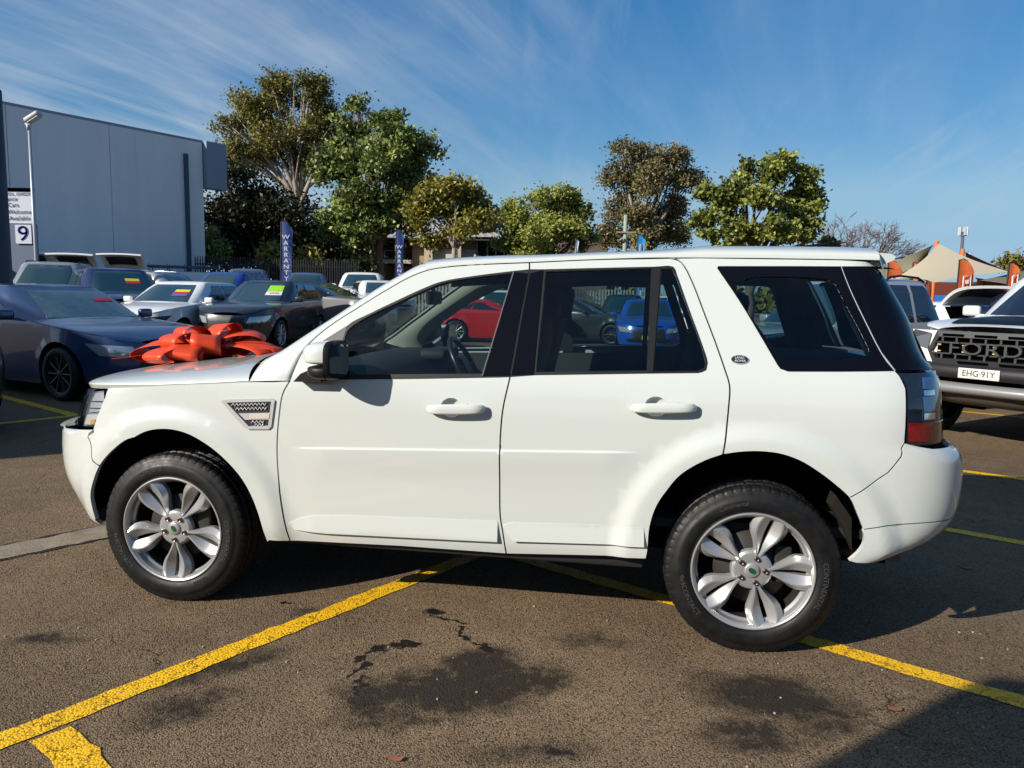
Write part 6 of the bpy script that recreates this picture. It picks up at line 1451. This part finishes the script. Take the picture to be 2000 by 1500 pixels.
L_BRN = leaf_material('brown olive leaves', (.050, .044, .018), (.27, .235, .10)); L_DRK = leaf_material('dark evergreen leaves', (.008, .011, .004), (.050, .055, .018)); L_LIM = leaf_material('lime leaves', (.035, .055, .010), (.36, .39, .08))
d = 60; tree('gum_tree', 'tallest olive gum tree with forked pale limbs beside the warehouse', (sight(588, 400, d).x, d), blobs_from(d, [(500, 230, 48, 42, 0), (560, 200, 45, 45, 1), (612, 195, 36, 40, 0), (470, 270, 36, 40, -1), (630, 260, 45, 45, 1), (560, 275, 60, 40, -1), (500, 310, 45, 32, 0), (660, 250, 26, 40, 2), (590, 330, 40, 26, 1), (455, 310, 24, 30, 1), (640, 310, 30, 30, -1)]), 900, .24, L_GUM, BARKP, .42, sight(0, 395, d).z, seed=3, csize=.62, per=44, shell=.35)
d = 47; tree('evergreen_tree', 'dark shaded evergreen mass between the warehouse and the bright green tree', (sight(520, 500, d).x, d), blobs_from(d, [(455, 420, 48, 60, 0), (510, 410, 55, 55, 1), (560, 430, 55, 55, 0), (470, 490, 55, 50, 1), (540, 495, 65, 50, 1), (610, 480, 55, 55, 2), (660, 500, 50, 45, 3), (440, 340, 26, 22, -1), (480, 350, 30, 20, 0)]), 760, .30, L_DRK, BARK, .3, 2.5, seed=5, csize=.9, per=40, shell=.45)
d = 42; tree('green_tree', 'bright green leafy tree with bare reddish trunk beside the olive gum', (sight(742, 500, d).x, d), blobs_from(d, [(700, 225, 22, 22, 0), (680, 280, 42, 40, 0), (770, 265, 45, 42, 0), (735, 320, 62, 45, -1), (660, 345, 42, 45, 0), (810, 310, 42, 42, 1), (690, 400, 62, 50, -1), (790, 375, 55, 50, 0), (650, 440, 38, 40, 0), (730, 430, 60, 36, 0), (690, 470, 45, 28, -1), (800, 430, 34, 36, 1)]), 720, .24, L_GRN, BARKR, .27, sight(0, 455, d).z, seed=8, csize=.42, per=44, asp=1.6, shell=.35)
d = 37; tree('small_gum', 'small yellow green tree with fine bare twigs in front of the house', (sight(882, 520, d).x, d), blobs_from(d, [(835, 395, 30, 26, 0), (880, 375, 42, 18, 0), (925, 395, 26, 24, 1), (815, 425, 20, 26, 0), (930, 430, 26, 22, 0), (870, 470, 24, 18, 1), (840, 470, 20, 16, 0), (880, 420, 40, 26, 1), (905, 450, 22, 18, -1)]), 340, .22, L_YEL, BARKP, .13, sight(0, 470, d).z, seed=11, csize=.45, per=40, shell=.55, stems=2)
d = 44; tree('round_tree', 'dense round yellow green tree in the centre behind the white roof', (sight(1060, 520, d).x, d), blobs_from(d, [(1060, 410, 62, 45, 0), (1015, 440, 48, 45, 0), (1105, 430, 46, 48, 0), (1060, 470, 85, 42, -1), (1000, 480, 34, 30, 1), (1130, 470, 28, 34, 1), (950, 430, 14, 14, 4)]), 700, .22, L_LIM, BARK, .22, 2.8, seed=14, csize=.36, per=44, shell=.35)
d = 62; tree('gum_tree', 'tall brown olive gum tree right of centre behind the power pole', (sight(1250, 500, d).x, d), blobs_from(d, [(1215, 310, 38, 30, 0), (1285, 305, 45, 36, 0), (1195, 350, 34, 24, 0), (1260, 355, 55, 40, -1), (1320, 350, 40, 26, 1), (1215, 410, 50, 34, 0), (1290, 420, 48, 46, 1), (1190, 450, 32, 30, 0), (1240, 465, 45, 34, -1), (1310, 455, 26, 24, 2)]), 760, .26, L_BRN, BARKP, .34, 5.0, seed=17, csize=.55, per=44, hang=.5, shell=.35)
d = 42; tree('green_tree', 'wide bright green tree with open branches right of the brown gum', (sight(1455, 520, d).x, d), blobs_from(d, [(1430, 345, 30, 22, 0), (1500, 345, 60, 34, 0), (1400, 385, 48, 26, 0), (1540, 385, 48, 36, 1), (1460, 385, 60, 30, -1), (1390, 430, 44, 28, 0), (1550, 425, 38, 26, 0), (1470, 450, 75, 24, -1), (1400, 465, 55, 22, 0), (1540, 465, 50, 20, 1), (1610, 480, 40, 12, 2)]), 560, .26, L_LIM, BARK, .26, 3.2, seed=21, csize=.36, per=44, asp=1.6, shell=.35, stems=2)
d = 45; tree('far_tree', 'low olive tree at the right edge behind the orange banner', (sight(1985, 540, d).x, d), blobs_from(d, [(1970, 515, 26, 14, 0), (2010, 515, 30, 16, 0), (2040, 520, 40, 20, 0)]), 110, .3, L_GUM, BARK, .15, 2.2, seed=23, csize=.5, per=36)
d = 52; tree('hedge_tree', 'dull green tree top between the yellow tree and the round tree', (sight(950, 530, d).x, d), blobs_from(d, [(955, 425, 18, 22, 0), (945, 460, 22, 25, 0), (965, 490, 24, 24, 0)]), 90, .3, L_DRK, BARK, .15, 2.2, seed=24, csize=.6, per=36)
# bare winter tree
def bare_tree(base, top, spread, seed):
    r = np.random.default_rng(seed); root = empty('bare_tree', (base[0], base[1], 0), 0, 'bare leafless tree with fine brown twigs right of the wide green tree', 'tree', 'trees behind the yard'); m = MB()
    def grow(p, dr, ln, rd, lv):
        q = p+dr*ln*.5+r.normal(0, ln*.05, 3); e = p+dr*ln; m.tube([p, q, e], [rd, rd*.8, rd*.6], 4 if lv > 1 else 6, caps=False)
        if lv >= 5: return
        for k in range(3 if lv < 4 else 3):
            d2 = dr+r.normal(0, .42, 3)*np.array([1.25, 1.25, .7]); d2[2] = max(d2[2], .06); d2 /= np.linalg.norm(d2); grow(p+dr*ln*r.uniform(.55, 1.), d2, ln*r.uniform(.62, .82), max(rd*.58, .016), lv+1)
    for k in range(5):
        a = r.uniform(0, 6.28); d0 = np.array([math.cos(a)*spread, math.sin(a)*spread, 1.]); d0 /= np.linalg.norm(d0); grow(np.array([0, 0, 1.5]), d0, top*.30, .13, 0)
    m.tube([(0, 0, 0), (0, 0, 1.6)], [.24, .2], 8); m.build('trunk', mat('bare twig bark', (.17, .11, .09), .9), root)
q = sight(1632, 404, 66); bare_tree((q.x, 66), q.z, .75, 4)
# undergrowth along the iron fence
def shrub(name, px, py, d, rx, ry, lm, seed, label):
    tree(name, label, (sight(px, 540, d).x, d), blobs_from(d, [(px, py, rx, ry, 0), (px-rx*.5, py+ry*.4, rx*.7, ry*.7, .4), (px+rx*.5, py+ry*.4, rx*.7, ry*.7, -.3)]), 60, .26, lm, BARK, .06, .8, seed=seed, csize=.4, per=30, group='shrubs along the fence')
shrub('shrub', 425, 475, 40, 16, 28, L_GRN, 41, 'light green shrub at the corner of the warehouse')
shrub('shrub', 535, 500, 39, 20, 24, L_YEL, 42, 'yellowish shrub left of the tall blue banner')
shrub('shrub', 605, 508, 39, 22, 20, L_YEL, 43, 'yellowish shrub right of the tall blue banner')
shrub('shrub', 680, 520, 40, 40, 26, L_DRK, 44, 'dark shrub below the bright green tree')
# far line of low trees closing the horizon, too distant to tell apart
r_ = np.random.default_rng(77); n_ = 9000; X = r_.uniform(-30, 95, n_); Y = 92+r_.normal(0, 1.5, n_)-.12*X; top = 3.6+1.3*np.sin(X*.21)+.9*np.sin(X*.57+1)+.5*np.sin(X*1.3); Zt = top*r_.random(n_)**.7
P_ = np.stack([X, Y, Zt], 1); nr_ = r_.normal(size=(n_, 3))+np.array([-.2, -.4, .5]); nr_ /= np.linalg.norm(nr_, axis=1, keepdims=True); t_ = np.cross(nr_, r_.normal(size=(n_, 3))); t_ /= np.linalg.norm(t_, axis=1, keepdims=True); s_ = np.cross(nr_, t_); q_ = .55*r_.uniform(.6, 1.4, n_)[:, None]
tag(link('far_treeline', fast_mesh('far_treeline', np.stack([P_-t_*q_, P_+s_*q_*.6, P_+t_*q_, P_-s_*q_*.6], 1).reshape(-1, 3), np.arange(n_*4).reshape(-1, 4), np.clip(r_.normal(.4, .2, n_), 0, 1)), L_GUM), 'far line of low trees closing the horizon', 'trees', kind='stuff')
# ================================================================ gift bow on the bonnet
RIB = mat('orange red ribbon', (.86, .070, .012), .46, spec=.45)
def car_pt(u, w, z):
    c, s = math.cos(-.158308451), math.sin(-.158308451); return Vector((-1.45850556+u*c-w*s, 4.35319653+u*s+w*c, z))
bow = empty('gift_bow', car_pt(-.34, .02, 1.078), -.158308451, 'huge orange red ribbon bow lying on the bonnet of the white SUV', 'bow')
def ribbon(name, path, width_dirs, w, th=.0016):
    rows = []
    for p, wd in zip(path, width_dirs):
        p = Vector(p); wd = Vector(wd).normalized(); rows.append([p+wd*w*k for k in (-.5, -.25, 0, .25, .5)])
    m = MB(); m.grid(rows); o = m.build(name, RIB, bow); so = o.modifiers.new('thickness', 'SOLIDIFY'); so.thickness = th; return o
def loop(az, L, H, z0, w, tilt=0., lift=0., n=28, sk=0.):
    """one ribbon loop leaving the knot in direction az and curling back"""
    e = Vector((math.cos(rad(az)), math.sin(rad(az)), 0)); up = Vector((0, 0, 1)); sd = e.cross(up); P = []; D = []
    for i in range(n+1):
        t = i/n; a = math.pi*2*t
        r_ = L*(1-math.cos(a))/2; h = H*math.sin(a)*.5*(1 if True else 1)
        p = e*(r_+.02)+up*(z0+h+lift*r_)+sd*(sk*math.sin(a/2)); P.append(p); D.append(sd+up*tilt+e*.15*math.sin(a))
    ribbon('ribbon_loop', P, D, w)
for k in range(7):
    loop(186+k*360/7+[0, 9, -7, 5, -9, 6, 2][k], [.44, .38, .34, .40, .36, .33, .38][k], [.15, .13, .14, .16, .13, .14, .15][k], .075, [.20, .18, .17, .20, .18, .17, .18][k], [.2, -.1, .1, -.2, .1, .15, -.15][k], [-.04, -.05, 0, -.03, .03, .05, .02][k], sk=[.04, -.05, .03, -.04, .05, .0, -.03][k])
for k in range(5): loop(160+k*72+[0, 12, -8, 6, -10][k], [.30, .25, .24, .29, .26][k], .16, .125, [.19, .17, .16, .18, .17][k], [.15, -.1, .2, -.2, .1][k], [.10, .12, .08, .12, .2][k])
loop(60, .15, .16, .19, .15, .1, .25); loop(235, .16, .15, .18, .15, -.1, .2)
def tail(pts, w, wd): ribbon('ribbon_tail', pts, [wd]*len(pts), w)
tail([(-.25, -.05, .07), (-.36, -.08, .035), (-.46, -.12, .012), (-.52, -.14, .004)], .10, (.3, -1, .1))
tail([(.22, -.02, .08), (.33, -.03, .13), (.43, -.02, .11), (.46, 0, .05), (.40, .02, .02), (.33, .0, .03)], .10, (.2, 1, .15))
tail([(.2, -.1, .06), (.32, -.16, .05), (.40, -.2, .035)], .05, (.4, -1, .5))
tail([(.0, -.1, .12), (.02, -.24, .11), (.03, -.27, .06), (.03, -.27, .0)], .17, (1, .05, 0))
kn = MB(); kn.box((0, 0, .10), (.12, .12, .16), bev=.05); kn.build('knot', RIB, bow)
bow.scale = (1.0, 1.0, .74)
